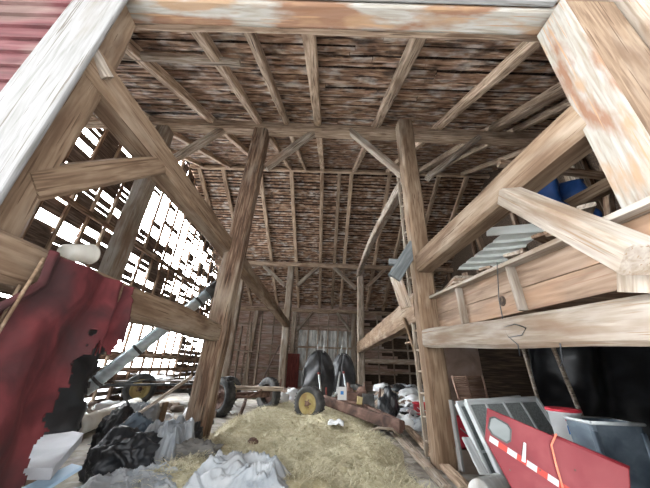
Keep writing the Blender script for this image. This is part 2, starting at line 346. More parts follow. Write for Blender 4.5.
# back wall: boards left, steel sheet in the middle, dark boards right
bm = bmesh.new(); r = random.Random(2); z = 0
while z < roofz(YB):
    x = XL
    while x < XR:
        x1 = min(XR, x + r.uniform(1.5, 3)); dz = r.uniform(0, .012)
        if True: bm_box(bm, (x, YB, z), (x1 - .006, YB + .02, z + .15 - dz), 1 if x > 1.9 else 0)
        x = x1
    z += .155
bm_box(bm, (XL, YB + .025, 0), (XR, YB + .04, roofz(YB)), 1)
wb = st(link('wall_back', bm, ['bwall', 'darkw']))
bm = bmesh.new(); n = 60
pr_ = [(-1.35 + 2.9 * i / n, YB - .03 - (.018 if (i // 2) % 2 else 0)) for i in range(n + 1)]
for (a, ya), (b, yb) in zip(pr_, pr_[1:]):
    vs = [bm.verts.new(c) for c in [(a, ya, .1), (b, yb, .1), (b, yb, 2.9), (a, ya, 2.9)]]; bm.faces.new(vs)
bmesh.ops.remove_doubles(bm, verts=bm.verts, dist=.0001)
o = link('steel_cladding', bm, 'metal', wb); s = o.modifiers.new('t', 'SOLIDIFY'); s.thickness = .004
for x in [-4.9, -4.2, -3.5, -2.8, -2.1, -1.4, -.85, -.3, .25, .8, 1.35, 2.2, 3.0, 3.8, 4.6, 5.4]:
    beam('stud', (x, YB - .10, 0), (x + .02, YB - .10, 3.95), .08, .07, 'grey', parent=wb)
for zz in (.9, 2.0, 3.1): beam('girt', (XL, YB - .16, zz), (XR, YB - .16, zz), .06, .10, 'grey', parent=wb)
# right gable wall
bm = bmesh.new(); y = YF
while y < YB:
    z1 = roofz(y + .14); h0 = 0
    if 2.3 < y < 2.5:
        bm_box(bm, (XR, y, 0), (XR + .02, y + .2, 3.5)); bm_box(bm, (XR, y, 3.62), (XR + .02, y + .2, z1))
    else: bm_box(bm, (XR, y, 0), (XR + .02, y + .215, z1 + .05))
    y += .22
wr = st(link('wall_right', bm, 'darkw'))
for yy in (2.6, 5.2, 7.8, 10.4, 13): beam('stud', (XR - .08, yy, 0), (XR - .08, yy, roofz(yy) - .2), .14, .14, 'brown', parent=wr)
# front wall with red clapboards outside
bm = bmesh.new()
def clap(x0, x1, z0, z1, step=.145):
    z = z0
    while z < z1:
        t = min(z + step + .012, z1 + .02); v = [bm.verts.new(c) for c in [(x0, YF-.175, z), (x1, YF-.175, z), (x1, YF-.15, t), (x0, YF-.15, t), (x0, YF-.14, z), (x1, YF-.14, z), (x1, YF-.13, t), (x0, YF-.13, t)]]
        for f in [(0,1,2,3),(5,4,7,6),(0,4,5,1),(3,2,6,7),(0,3,7,4),(1,5,6,2)]: bm.faces.new([v[i] for i in f])
        z += step
clap(XL, -1.93, -.05, 4.05); clap(2.30, XR, -.05, 4.05)
clap(-1.93, 2.3, 3.98, 4.05)
bm_box(bm, (XL, YF - .125, 0), (-1.96, YF - .10, 4.1), 1); bm_box(bm, (2.1, YF - .125, 0), (XR, YF - .10, 4.1), 1); bm_box(bm, (-1.96, YF - .11, 3.98), (2.1, YF - .10, 4.1), 1)
wf = st(link('wall_front', bm, ['rsiding', 'darkw']))

# door trim and header
def straight(name, lo, hi, m, parent=None, vert=False, bevel=.012):
    """board whose grain runs along local X"""
    lo = V(lo); hi = V(hi); d = hi - lo; bm = bmesh.new()
    if vert:
        bm_box(bm, (0, -d.y/2, -d.x/2), (d.z, d.y/2, d.x/2)); c = V(((lo.x+hi.x)/2, (lo.y+hi.y)/2, lo.z))
        q = Matrix(((0, 0, -1), (0, 1, 0), (1, 0, 0))).to_quaternion()
    else: bm_box(bm, (0, -d.y/2, -d.z/2), (d.x, d.y/2, d.z/2)); c = V((lo.x, (lo.y+hi.y)/2, (lo.z+hi.z)/2)); q = None
    bmesh.ops.subdivide_edges(bm, edges=[e for e in bm.edges if e.calc_length() > 1], cuts=14)
    o = link(name, bm, m, parent, c, q); b = o.modifiers.new('b', 'BEVEL'); b.width = bevel; b.segments = 2; return o
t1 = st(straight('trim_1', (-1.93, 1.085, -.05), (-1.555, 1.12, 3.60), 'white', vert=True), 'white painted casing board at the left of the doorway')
t2 = st(straight('trim_2', (2.09, 1.02, -.05), (2.42, 1.12, 4.0), 'pale', vert=True), 'pale casing board at the right of the doorway')
t3 = st(straight('trim_3', (-2.2, 1.06, 3.62), (2.5, 1.12, 3.97), 'pale'), 'pale board across the front of the door header')
hd = straight('door_header', (-2.2, 1.135, 3.56), (2.4, 1.32, 3.84), 'stain', bevel=.02); tag(hd, 'stained white timber spanning the top of the barn doorway', 'beam')
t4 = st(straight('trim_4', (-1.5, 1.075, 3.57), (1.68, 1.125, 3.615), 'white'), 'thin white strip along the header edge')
lp = beam('door_post', (-1.77, 1.24, 0), (-1.77, 1.24, 3.56), .24, .24, 'hewn', 'rough brown timber post behind the white casing left of the doorway', 'post', jit=.10)
rp = straight('door_post', (1.70, 1.065, 0), (2.08, 1.30, 3.56), 'hewn', vert=True, bevel=.015); tag(rp, 'broad timber post at the right of the doorway', 'post')
jb = straight('jamb_board', (1.675, 1.055, 0), (1.70, 1.31, 3.55), 'stain', vert=True, bevel=.006); tag(jb, 'white painted lining board with rusty stains on the right doorpost', 'board')
bk = beam('wooden_block', P(92, 50, x=-1.64), P(108, 78, x=-1.58), .05, .07, 'grey', 'short grey wooden block nailed high on the left doorpost', 'block')

# ------------------------------------------------------------------ main frame
YN, YQ = 4.30, 12.75
A0, A1 = P(196, 450, z=0), P(263, 128, y=YN); A0 = V((-1.72, YN, 0))
A0 = P(194, 440, y=YN); A0.z = 0
pA = beam('timber_post', A0, (A1.x, YN, 5.5), .31, .29, 'brown', 'tall dark brown hewn post rising from the hay at the left of the centre bay', 'post', jit=.06)
pB = beam('timber_post', (1.48, 3.95, 0), (1.47, 3.95, 5.5), .27, .27, 'hewn', 'tall tan hewn post beside the ladder at the right of the centre bay', 'post', jit=.06)
beam('timber_post', (-3.54, YN, 0), (-3.52, YN, 5.5), .27, .27, 'pale', 'weathered mortised post standing before the holed gable wall', 'post', jit=.06)
beam('timber_post', (-1.66, YQ, 0), (-1.70, YQ, 5.5), .34, .30, 'pale', 'pale far post carrying the far purlin left of the grey steel sheet', 'post')
beam('timber_post', (1.66, YQ, 0), (1.72, YQ, 5.5), .34, .30, 'grey', 'grey far post carrying the far purlin beyond the ladder', 'post')
beam('timber_post', (-4.05, YQ, 0), (-4.05, YQ, 5.5), .30, .26, 'pale', 'pale mortised far post before the brown boards left of the wagon', 'post')
beam('timber_post', (4.9, YQ, 0), (4.9, YQ, 5.5), .26, .26, 'grey', 'far post deep in the dark right bay', 'post')
beam('timber_post', (4.9, YN, 0), (4.9, YN, 5.5), .26, .26, 'grey', 'near post deep in the dark right bay beyond the hayloft', 'post')
beam('wall_post', (-1.62, YB - .30, 0), (-1.62, YB - .30, 3.8), .26, .24, 'grey', 'grey post against the back wall left of the steel sheet', 'post')
beam('wall_post', (1.66, YB - .30, 0), (1.66, YB - .30, 3.8), .26, .24, 'pale', 'pale post against the back wall right of the steel sheet', 'post')
beam('wall_post', (-3.9, YB - .30, 0), (-3.75, YB - .30, 3.8), .22, .22, 'pale', 'pale post against the brown boards at the far left', 'post')
beam('purlin', (XL, YN, 5.68), (XR, YN, 5.56), .22, .22, 'rafter', 'long horizontal purlin under the near roof slope', 'beam')
beam('purlin', (XL, YQ, 5.62), (XR, YQ, 5.62), .22, .20, 'rafter', 'long horizontal purlin under the far roof slope', 'beam')
beam('ridge_pole', (XL, RY, roofz(RY) - .17), (XR, RY, roofz(RY) - .17), .10, .16, 'rafter', 'ridge pole at the peak of the roof', 'beam')
beam('wall_plate', (XL, YB - .28, 3.90), (XR, YB - .28, 3.90), .2, .2, 'rafter', 'horizontal plate along the top of the back wall', 'beam')
beam('wall_plate', (XL, YF + .14, 3.98), (XR, YF + .14, 3.98), .2, .2, 'rafter', 'plate along the top of the front wall above the doorway', 'beam')
# tie beams (along the bents)
beam('tie_beam', (-1.74, 1.16, 2.86), (-1.64, YQ - .15, 2.72), .25, .26, 'hewn', 'long brown tie beam running back from the left doorpost past the dark post', 'beam', jit=.05)
beam('tie_beam', (1.80, 1.25, 2.62), (1.46, 3.80, 2.47), .24, .29, 'hewn', 'thick tan tie beam from the right doorpost to the ladder post', 'beam', jit=.03)
beam('tie_beam', (1.48, 4.10, 1.89), (1.62, YQ - .17, 1.86), .28, .42, 'hewn', 'tan tie beam running back from the ladder post to the far post', 'beam', jit=.03)
beam('loft_girt', (-1.70, 1.12, 1.45), (-1.62, YN - .14, 1.43), .24, .25, 'hewn', 'weathered timber between left doorpost and dark post under the red cloth', 'beam', jit=.08)
beam('loft_girt', (1.42, 3.80, 1.40), (1.66, .98, 1.235), .20, .23, 'pale', 'pale sagging timber at the foot of the hayloft plank wall', 'beam', jit=.07)
beam('loft_girt', (1.7, YQ, 1.35), (4.8, YQ, 1.35), .2, .2, 'grey', 'grey cross timber between the far posts of the right bay', 'beam')
beam('tie_beam', P(568, 207, y=3.0), P(640, 168, y=2.4), .14, .16, 'hewn', 'slanting tan timber in front of the blue tarpaulin', 'beam')
# braces
def brace(a, b, w, m, label): return beam('brace', a, b, w, w * .8, m, label, 'brace')
brace(P(511, 196, x=1.52), P(648, 260, x=1.40), .185, 'pale', 'thick pale diagonal brace under the tan tie beam by the right doorpost')
brace((-1.76, 1.28, 1.88), (-1.72, 2.12, 2.76), .22, 'hewn', 'brown diagonal brace from the left doorpost up to the long tie beam')
ypl = YN
brace(P(266, 168, y=ypl), P(320, 128, y=ypl), .15, 'grey', 'slim brace from the dark post up to the near purlin')
brace(P(402, 175, y=4.1), P(350, 131, y=4.25), .14, 'pale', 'pale brace rising left from the ladder post to the near purlin')
brace(P(428, 178, y=4.1), P(478, 138, y=4.25), .14, 'grey', 'brace rising right from the ladder post to the near purlin')
brace(P(160, 168, y=ypl), P(232, 124, y=ypl), .15, 'grey', 'brace from the weathered mortised post up to the near purlin')
brace(P(297, 286, y=YQ), P(320, 265, y=YQ), .2, 'pale', 'right-hand brace of the pale far post')
brace(P(285, 286, y=YQ), P(264, 266, y=YQ), .2, 'pale', 'left-hand brace of the pale far post')
brace(P(356, 289, y=YQ), P(333, 266, y=YQ), .2, 'pale', 'left-hand brace of the grey far post')
brace(P(367, 287, y=YQ), P(388, 267, y=YQ), .2, 'grey', 'right-hand brace of the grey far post')
yw = YB - .30
brace(P(297, 331, y=yw), P(313, 312, y=yw), .17, 'pale', 'small brace at the back wall above the steel sheet, left one')
brace(P(351, 331, y=yw), P(337, 313, y=yw), .17, 'pale', 'small brace at the back wall above the steel sheet, right one')
beam('roof_strut', (1.50, 4.25, 4.35), (1.62, YQ, 5.2), .20, .2, 'grey', 'long crooked pole running back from the ladder post to the far purlin', 'pole', bow=.25)
# rafters
NEAR = [(-5.0, .11), (-3.95, .13), (-2.56, .13), (-1.54, .12), (-.95, .10), (-.28, .15), (.96, .15), (2.27, .14), (3.44, .22), (3.92, .11), (5.2, .12)]
words = ['first', 'second', 'third', 'fourth', 'fifth', 'sixth', 'seventh', 'eighth', 'ninth', 'tenth', 'eleventh']
for i, (x, wd) in enumerate(NEAR):
    a = V((x, YF - .2, roofz(YF - .2) - .045)); b = V((x + .03, RY - .05, roofz(RY - .05) - .06))
    dn = V((0, math.sin(ANG), -math.cos(ANG))) * .06
    beam('rafter', a + dn, b + dn, wd, .15, 'rafter', f'grey-brown rafter under the near roof slope, {words[i]} from the left', 'rafter', 'rafters of the near roof slope', jit=.06)
FAR = [-5.15, -4.2, -2.72, -1.47, -.25, .45, .94, 2.45, 3.4, 4.4, 5.5]
for i, x in enumerate(FAR):
    a = V((x, YB + .1, roofz(YB + .1) - .045)); b = V((x - .02, RY + .05, roofz(RY + .05) - .06))
    dn = V((0, -math.sin(ANG), -math.cos(ANG))) * .04
    beam('rafter', a + dn, b + dn, .15, .11, 'rafter', f'brown rafter under the far roof slope, {words[i]} from the left', 'rafter', 'rafters of the far roof slope', jit=.08)
beam('pole', (-3.0, 2.22, 4.63), (-1.22, 2.28, 4.63), .10, .09, 'grey', 'round-ended grey pole lying across the near rafters at upper left', 'pole', taper=.2)

# ------------------------------------------------------------------ ladder on the tan post
la, lb = V((1.60, 4.40, .45)), None
ldt = thing('ladder', (1.38, 4.28, 0), 'tall weathered ladder fixed behind the tan post', 'ladder')
R0, R1 = P(394, 178, y=4.3), P(412, 372, y=4.3); S0, S1 = P(405, 170, y=4.15), P(438, 400, y=4.15)
R1 = P(430, 400, y=4.3)
ra0, ra1 = V((1.26, 4.38, 4.6)), V((1.20, 4.38, 0)); rb0, rb1 = V((1.27, 4.12, 4.6)), V((1.22, 4.12, 0))
ra0 = P(398, 175, y=4.35); ra1 = V((ra0.x + .02, 4.35, 0)); rb0 = V((ra0.x + .10, 4.13, ra0.z)); rb1 = V((ra0.x + .12, 4.13, 0))
beam('rail', ra1, ra0, .05, .05, 'grey', parent=ldt, bow=-.0); beam('rail', rb1, rb0, .05, .05, 'grey', parent=ldt)
for k in range(16):
    t = (k + .6) / 16.3; beam('rung', ra1.lerp(ra0, t), rb1.lerp(rb0, t), .035, .03, 'grey', parent=ldt)
hg = thing('wooden_bracket', P(400, 268, y=4.0), 'blue-grey boot-shaped wooden bracket hung on the ladder', 'bracket')
beam('arm', P(415, 245, y=3.9), P(394, 278, y=3.9), .10, .20, 'bluegrey', parent=hg); beam('toe', P(402, 263, y=3.9), P(389, 262, y=3.9), .08, .10, 'bluegrey', parent=hg, taper=.1)
beam('shank', P(395, 275, y=3.95), P(406, 308, y=3.95), .08, .16, 'grey', parent=hg)
board('board', P(404, 318, y=4.55), P(434, 412, y=4.4), .12, .03, 'hewn', 'slanting tan board beside the ladder foot', 'board')

# ------------------------------------------------------------------ hayloft front at right
lw = thing('loft_wall', (1.62, 1.1, 1.37), 'tan plank wall along the edge of the right hayloft', 'wall')
def plankq(name, pts, m, th=.03, parent=None, off=.0):
    """plank given by 4 corners (a, b along the length; c, d above)"""
    a, b, c, d = [V(p) for p in pts]; X = (b - a).normalized(); N = X.cross((d - a)).normalized(); Z = X.cross(N)
    Rm = Matrix((X, N, Z)).transposed(); Ri = Rm.transposed(); bm = bmesh.new()
    loc = [Ri @ (p - a) for p in (a, b, c, d)]
    f = [bm.verts.new((p.x, -th/2, p.z)) for p in loc]; g = [bm.verts.new((p.x, th/2, p.z)) for p in loc]
    bm.faces.new(f); bm.faces.new(g[::-1])
    for i in range(4): bm.faces.new([f[i], g[i], g[(i+1) % 4], f[(i+1) % 4]])
    bmesh.ops.recalc_face_normals(bm, faces=bm.faces)
    o = link(name, bm, m, parent, a - (parent.location if parent else V((0,0,0))), Rm.to_quaternion(), bevel=.004); return o
def lz(y): return 1.43 + (y - 1.0) * .03
x_of = lambda y: 1.60 - (y - 1.0) * .015 + .03
for k in range(2):
    h0 = [.0, .215][k]; h1 = [.21, .43][k]
    plankq('plank', [(x_of(1.0), 1.0, lz(1)+h0*.75), (x_of(3.8), 3.8, lz(3.8)+h0), (x_of(3.8), 3.8, lz(3.8)+h1), (x_of(1.0), 1.0, lz(1)+h1*.75)], 'plank', parent=lw)
plankq('cap_rail', [(x_of(1)-.05, 1.0, lz(1)+.325), (x_of(3.8)-.05, 3.8, lz(3.8)+.43), (x_of(3.8)-.05, 3.8, lz(3.8)+.465), (x_of(1)-.05, 1.0, lz(1)+.36)], 'pale', th=.12, parent=lw)
for px in (466, 521):
    q = P(px, 322 - (px - 466) * .3, x=1.56); beam('batten', (x_of(q.y) - .035, q.y, lz(q.y)-.0), (x_of(q.y) - .035, q.y + .02, lz(q.y) + .40), .10, .035, 'pale', parent=lw)
hp = P(503, 301, x=x_of(2) - .018); bm = bmesh.new(); bm_lathe(bm, [(0, -.002), (.045, -.002), (.045, .006), (0, .006)], 20)
link('knot_hole', bm, 'darkw', lw, hp - lw.location, V((-1, 0, 0)).to_track_quat('X', 'Z'))
beam('timber_block', P(640, 252, x=1.53), P(645, 293, x=1.53), .12, .13, 'pale', 'hewn block set upright under the pale brace by the doorpost', 'block', taper=-.15)
tube('wire', [P(497, 262, x=1.50), P(499, 300, x=1.50), P(503, 320, x=1.47), P(498, 330, x=1.46), P(506, 338, x=1.46), P(522, 335, x=1.46), P(526, 328, x=1.46), P(515, 324, x=1.46), P(504, 327, x=1.46), P(508, 336, x=1.46), P(518, 345, x=1.46), P(520, 356, x=1.47)], .004, 'black', label='thin dark wire hanging in loops over the pale timber', cat='wire')
tube('wire', [P(560, 343, x=1.5), P(561, 352, x=1.52), P(563, 360, x=1.52), P(560, 366, x=1.52)], .004, 'black', label='short wire tail hanging under the pale timber', cat='wire')
# loft floor and its load
bm = bmesh.new()
for k in range(16): bm_box(bm, (1.68, 1.42 + k * .28, 1.50), (XR - .15, 1.42 + k * .28 + .27, 1.53))
st(link('loft_floor', bm, 'brown'))
zl = 1.53
for k in range(3):
    pass
def ribbed(name, c, ux, uy, L, Wd, label, group):
    ux = V(ux).normalized(); uy = V(uy); uy = (uy - ux * uy.dot(ux)).normalized(); nz = ux.cross(uy); c = V(c)
    def fn(u, v):
        q = (v * 5) % 1; return c + ux * (u * L) + uy * (v * Wd) + nz * (.022 if q < .18 else 0)
    return tag(sheet(name, 8, 60, fn, 'whitem', thick=.003, smooth=False, loc=tuple(c)), label, 'sheet', group)
# ribbed white sheet tilted on the loft load, and a loose strip above it
qa, qb, qc, qd = P(458, 268, x=1.95), P(498, 266, x=2.25), P(547, 229, x=2.35), P(502, 234, x=2.02)
qn = (qb - qa).cross(qd - qa).normalized()
def rsf(u, v):
    p = qa.lerp(qb, u).lerp(qd.lerp(qc, u), v); q = (v * 4.999) % 1; return p + qn * (.035 if q < .16 else (.0 if q < .86 else .012)) - V((0, 0, .01 * math.sin(u * 3)))
tag(sheet('steel_sheet', 6, 75, rsf, 'whitem', thick=.004, smooth=False, loc=tuple(qa)), 'white ribbed steel sheet tilted on the hayloft load', 'sheet')
ta, tb_ = P(487, 232, x=1.92), P(548, 227, x=2.30)
board('steel_strip', ta, tb_, .03, .10, 'whitem', 'narrow white strip lying above the ribbed steel sheet', 'strip')
board('prop_board', V((qa.x + .12, qa.y + .1, 1.53)), qa + V((.15, .12, -.03)), .08, .04, 'brown', 'short brown prop under the low corner of the ribbed sheet', 'board')
board('prop_board', V((qd.x + .25, qd.y + .15, 1.53)), qd + V((.28, .12, -.02)), .08, .04, 'brown', 'brown prop under the high side of the ribbed sheet', 'board')
r = random.Random(21)
for k in range(34):
    y0 = 1.55 + (k % 17) * .14; L = r.uniform(.7, 1.6); zz = zl + .10 + .19 * (k % 3) + (.05 if k > 16 else 0); x0 = 1.72 + r.uniform(0, .12)
    board('scrap_board', (x0, y0, zz), (x0 + L * .6, y0 + L * r.uniform(.3, .75), zz + r.uniform(-.05, .22)), r.uniform(.09, .18), .03, r.choice(['brown', 'grey', 'hewn', 'brown']), 'loose weathered board in the jumble on the right hayloft', 'board', 'loose boards on the hayloft')
for k in range(5):
    x0 = 2.0 + k * .45; board('leaning_board', (x0 + .3, 3.4 + .2 * k, zl), (x0 + r.uniform(-.1, .5), 3.6 + .2 * k, zl + r.uniform(1.0, 1.7)), .12, .04, r.choice(['brown', 'grey', 'rafter']), 'weathered board leaning upright behind the white sheets', 'board', 'upright boards behind the sheets')
tp = P(585, 185, y=3.0)
def tarpf(u, v):
    p = V((2.72 + u * .68, 3.0 + .10 * math.sin(u * 11) + .06 * fbm((u * 3, v * 3, 1)), 3.72 - (.32 + u * .68) * .116 - v * .88 - .2 * u * (1 - v))); return p
tag(sheet('tarpaulin', 30, 20, tarpf, 'bluet', thick=.004, loc=(2.55, 3.0, 2.6)), 'blue tarpaulin hanging above the right hayloft', 'tarpaulin')
beam('pole', (2.4, 3.0, 3.72), (4.3, 3.0, 3.50), .09, .09, 'brown', 'dark pole the blue tarpaulin hangs from', 'pole')
for k, (a, b) in enumerate([((560, 175), (600, 120)), ((600, 200), (640, 150)), ((535, 200), (545, 170))]):
    pb_ = P(*b, y=3.6); pa_ = P(*a, y=3.3); beam('loft_strut', (pa_.x, pa_.y, zl), pb_, .10, .10, 'brown', ['dark strut left of the blue tarpaulin', 'dark strut right of the blue tarpaulin', 'small strut above the white sheets'][k], 'strut')
# stack ends beside the tan post
for k in range(4):
    board('stacked_board', (1.66 + .02*k, 3.2, 1.98 + .035 * k), (1.80 + .05*k, 4.6, 2.00 + .035 * k), .22, .028, 'grey' if k % 2 else 'brown', 'board in the small stack on the loft beside the tan post, %s' % ['lowest', 'second from below', 'third from below', 'topmost'][k], 'board', 'boards stacked beside the tan post')

# ------------------------------------------------------------------ under the hayloft
pw = st(plankq('partition', [(1.9, 5.6, 0), (3.0, 5.6, 0), (3.0, 5.6, 1.46), (1.9, 5.6, 1.46)], 'partition', th=.03))
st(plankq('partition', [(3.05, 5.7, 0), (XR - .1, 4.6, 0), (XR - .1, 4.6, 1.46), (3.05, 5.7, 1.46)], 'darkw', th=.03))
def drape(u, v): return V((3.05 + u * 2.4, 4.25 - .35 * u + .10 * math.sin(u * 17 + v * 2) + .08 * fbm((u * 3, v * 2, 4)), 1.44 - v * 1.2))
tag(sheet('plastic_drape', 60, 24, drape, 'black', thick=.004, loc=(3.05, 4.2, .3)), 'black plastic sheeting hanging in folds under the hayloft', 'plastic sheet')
for (a, b, y, lab) in [((522, 345), (536, 396), 3.9, 'left one of two slim poles slanting in the dark under the hayloft'), ((552, 345), (573, 398), 3.4, 'right one of two slim poles slanting in the dark under the hayloft')]:
    p1 = P(*b, y=y); p0 = P(*a, y=y); d = (p1 - p0).normalized(); p1 = p0 + d * ((p0.z - .0) / -d.z)
    tube('pole', [p0, p0.lerp(p1, .5) + V((.015, 0, 0)), p1], .022, 'grey', label=lab, cat='pole')
gr = thing('iron_grille', P(472, 402, y=4.6), 'rusty iron grille leaning on the brown partition', 'grille')
ga, gb, gc, gd = P(452, 376, y=5.0), P(482, 376, y=5.0), P(490, 408, y=4.8), P(462, 408, y=4.8)
for a, b in ((ga, gd), (gb, gc), (ga.lerp(gb, .45), gd.lerp(gc, .45))): tube('bar', [a, b], .018, 'rustl', gr)
for k in range(15): t = (k + .5) / 15; tube('slat', [ga.lerp(gd, t), gb.lerp(gc, t)], .013, 'rustl', gr, n=5)
for k in range(2):
    tube('leg', [[gd, gc][k], V(([gd, gc][k].x, [gd, gc][k].y, 0))], .012, 'rust', gr)

# framed screens
def screen_frame(nm, tl, tr, hgt, lean, bars, label):
    tl = V(tl); tr = V(tr); ux = (tr - tl).normalized(); base = thing(nm, (tl.x, tl.y - lean, 0), label, 'screen')
    dn = (V((tl.x + .10, tl.y - lean, 0)) - tl); dn = dn.normalized() * dn.length
    bl = tl + dn; br = tr + dn; nrm = ux.cross(dn).normalized()
    for a, b in ((tl, tr), (bl, br), (tl, bl), (tr, br)): beam('frame', a, b, .035, .05, 'frame', parent=base, jit=.01)
    for k in range(bars): t = (k + 1) / (bars + 1); beam('bar', tl.lerp(tr, t), bl.lerp(br, t), .018, .02, 'frame', parent=base, jit=.01)
    for t in (.52,): beam('bar', tl.lerp(bl, t), tr.lerp(br, t), .018, .02, 'frame', parent=base, jit=.01)
    o = plankq('mesh_panel', [bl + nrm*.012, br + nrm*.012, tr + nrm*.012, tl + nrm*.012], 'screen', th=.006, parent=base)
    return base
screen_frame('window_screen', P(466, 402, y=3.15), P(536, 399, y=3.35), 1, .38, 3, 'grey framed mesh screen with several bars behind the red panel')
screen_frame('window_screen', P(457, 404, y=3.28), P(520, 398, y=3.50), 1, .38, 1, 'second grey framed screen leaning behind the barred one')
pa, pb = P(450, 408, y=3.05), P(480, 470, y=2.8)
board('aluminium_strip', P(466, 438, y=3.0), P(484, 474, y=2.7), .07, .02, 'frame', 'pale metal strip leaning at the foot of the grey screens', 'strip')
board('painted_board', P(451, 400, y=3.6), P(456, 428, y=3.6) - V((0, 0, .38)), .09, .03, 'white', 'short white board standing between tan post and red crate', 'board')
o = thing('crate', P(468, 440, y=3.9) * 1, 'red plastic crate behind the tan post beside the grey screens', 'crate'); c = P(466, 432, y=3.85); o.location = (c.x, 3.85, 0)
bm = bmesh.new(); 
for lo, hi in (((-.16, -.12, .22), (.16, -.10, .52)), ((-.16, .10, .22), (.16, .12, .52)), ((-.16, -.12, .22), (-.14, .12, .52)), ((.14, -.12, .22), (.16, .12, .52)), ((-.16, -.12, .22), (.16, .12, .24))): bm_box(bm, lo, hi)
link('body', bm, 'redb', o); bm = bmesh.new(); bm_box(bm, (-.17, -.13, 0), (.17, .13, .215)); link('base_box', bm, 'litter', o)
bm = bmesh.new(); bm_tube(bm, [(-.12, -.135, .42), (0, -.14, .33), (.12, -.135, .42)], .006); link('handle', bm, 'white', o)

# red panel with reflective tape
TL, TR = P(487, 408, y=2.30), P(628, 468, y=1.95)
tgx = (TR - TL).normalized(); Ml = V((TL.x + .02, TL.y - .03, TL.z - .19)); 
tg = thing('vehicle_panel', (TL.x, TL.y, 0), 'faded red steel vehicle panel with red and white reflective tape', 'vehicle panel')
up = V((0, .22, 1)).normalized(); nrm = tgx.cross(up).normalized(); upn = nrm.cross(tgx).normalized()
if nrm.y > 0: nrm = -nrm
if upn.z < 0: upn = -upn
def tpn(a, b, o=0): return TL + tgx * a + upn * b + nrm * o - tg.location
def plate(name, pts, th, m, parent, bevel=0):
    bm = bmesh.new(); f = [bm.verts.new(tpn(a, b, th)) for a, b in pts]; g = [bm.verts.new(tpn(a, b, 0)) for a, b in pts]
    bm.faces.new(f); bm.faces.new(g[::-1])
    for i in range(len(pts)): bm.faces.new([f[i], g[i], g[(i+1) % len(pts)], f[(i+1) % len(pts)]])
    bmesh.ops.recalc_face_normals(bm, faces=bm.faces); return link(name, bm, m, parent, bevel=bevel)
LW = (TR - TL).length
bpan = plate('panel', [(0, 0), (LW, 0), (LW + .02, -.45), (.42, -.62), (.02, -.20)], .03, 'redp', tg, .008)
pl_ = plate('window_opening', [(.035 + .02*math.cos(t) if False else 0, 0)] * 0 or [(.035, -.06), (.055, -.045), (.13, -.055), (.15, -.075), (.155, -.135), (.14, -.155), (.06, -.145), (.035, -.12)], .036, 'pane', tg, .003)
plate('window_seal', [(.025, -.055), (.05, -.035), (.135, -.045), (.16, -.07), (.165, -.14), (.145, -.165), (.055, -.155), (.025, -.125)], .033, 'rubber', tg)
def on_panel(px, py):
    d = ROT @ V((px - 325, 244 - py, -F)); n_ = nrm; t = (TL + nrm*.03 - CAM).dot(n_) / d.dot(n_); q = CAM + d * t - TL; return (q.dot(tgx), q.dot(upn))
s0 = on_panel(487, 440); s1 = on_panel(556, 486)
for k in range(9):
    f0, f1 = k / 7.0, (k + 1) / 7.0; ax = s1[0] - s0[0]; ay = s1[1] - s0[1]; hh = .034
    a0 = (s0[0] + .012 + ax * f0, s0[1] + ay * f0); a1 = (s0[0] + .012 + ax * f1, s0[1] + ay * f1)
    plate('reflective_tape', [a0, a1, (a1[0], a1[1] + hh), (a0[0], a0[1] + hh)], .0325, 'reflw' if k % 2 == 0 else 'reflr', tg)
hq = on_panel(524, 455); plate('latch_handle', [(hq[0] - .012, hq[1] + .07), (hq[0] + .004, hq[1] + .07), (hq[0] + .012, hq[1] - .04), (hq[0] - .010, hq[1] - .04)], .045, 'frame', tg, .004)
for (px, py) in ((510, 470), (540, 470), (575, 470)):
    q = on_panel(px, py); plate('rivet', [(q[0]-.004, q[1]-.004), (q[0]+.004, q[1]-.004), (q[0]+.004, q[1]+.004), (q[0]-.004, q[1]+.004)], .036, 'rust', tg)
bm = bmesh.new(); 
e0 = tpn(LW - .0, 0); bm_tube(bm, [tpn(LW*.52, .0, .02), tpn(LW, 0, .02)], .012); link('top_lip', bm, 'redp', tg)
cq = [on_panel(556, 434), on_panel(551, 445), on_panel(555, 462), on_panel(563, 490)]
tube('cord', [tg.location + tpn(a, b, .045) for a, b in cq], .006, 'cord', label='orange cord hanging over the red vehicle panel', cat='cord')
o = beam('support_block', (TL.x + .45, TL.y + .14, .0), (TL.x + .45, TL.y + .14, .40), .2, .2, 'litter', 'rough block propping up the red vehicle panel', 'block')

# plastic bucket with red lid
bc = P(562, 407, y=2.65)
bk = thing('plastic_bucket', (bc.x + .0, 2.65, 0), 'white plastic bucket with blue print and red lid under the hayloft', 'bucket')
top = bc.z - .02
bm = bmesh.new(); bm_lathe(bm, [(0, top - .36), (.095, top - .36), (.11, top - .02), (.118, top - .02), (.118, top)], 28); bm.transform(Matrix.Rotation(-math.pi/2, 4, 'Y') @ Matrix.Scale(-1, 4, (1, 0, 0)) if False else Matrix(((0,0,1,0),(0,1,0,0),(1,0,0,0),(0,0,0,1)))); bmesh.ops.recalc_face_normals(bm, faces=bm.faces)
link('body', bm, 'paper', bk)
XZ = Matrix(((0,0,1,0),(0,1,0,0),(1,0,0,0),(0,0,0,1)))
bm = bmesh.new(); bm_lathe(bm, [(0, top + .008), (.11, top + .008), (.122, top + .012), (.124, top - .01), (.119, top - .01)], 28); bm.transform(XZ); bmesh.ops.recalc_face_normals(bm, faces=bm.faces); link('lid', bm, 'redb', bk)
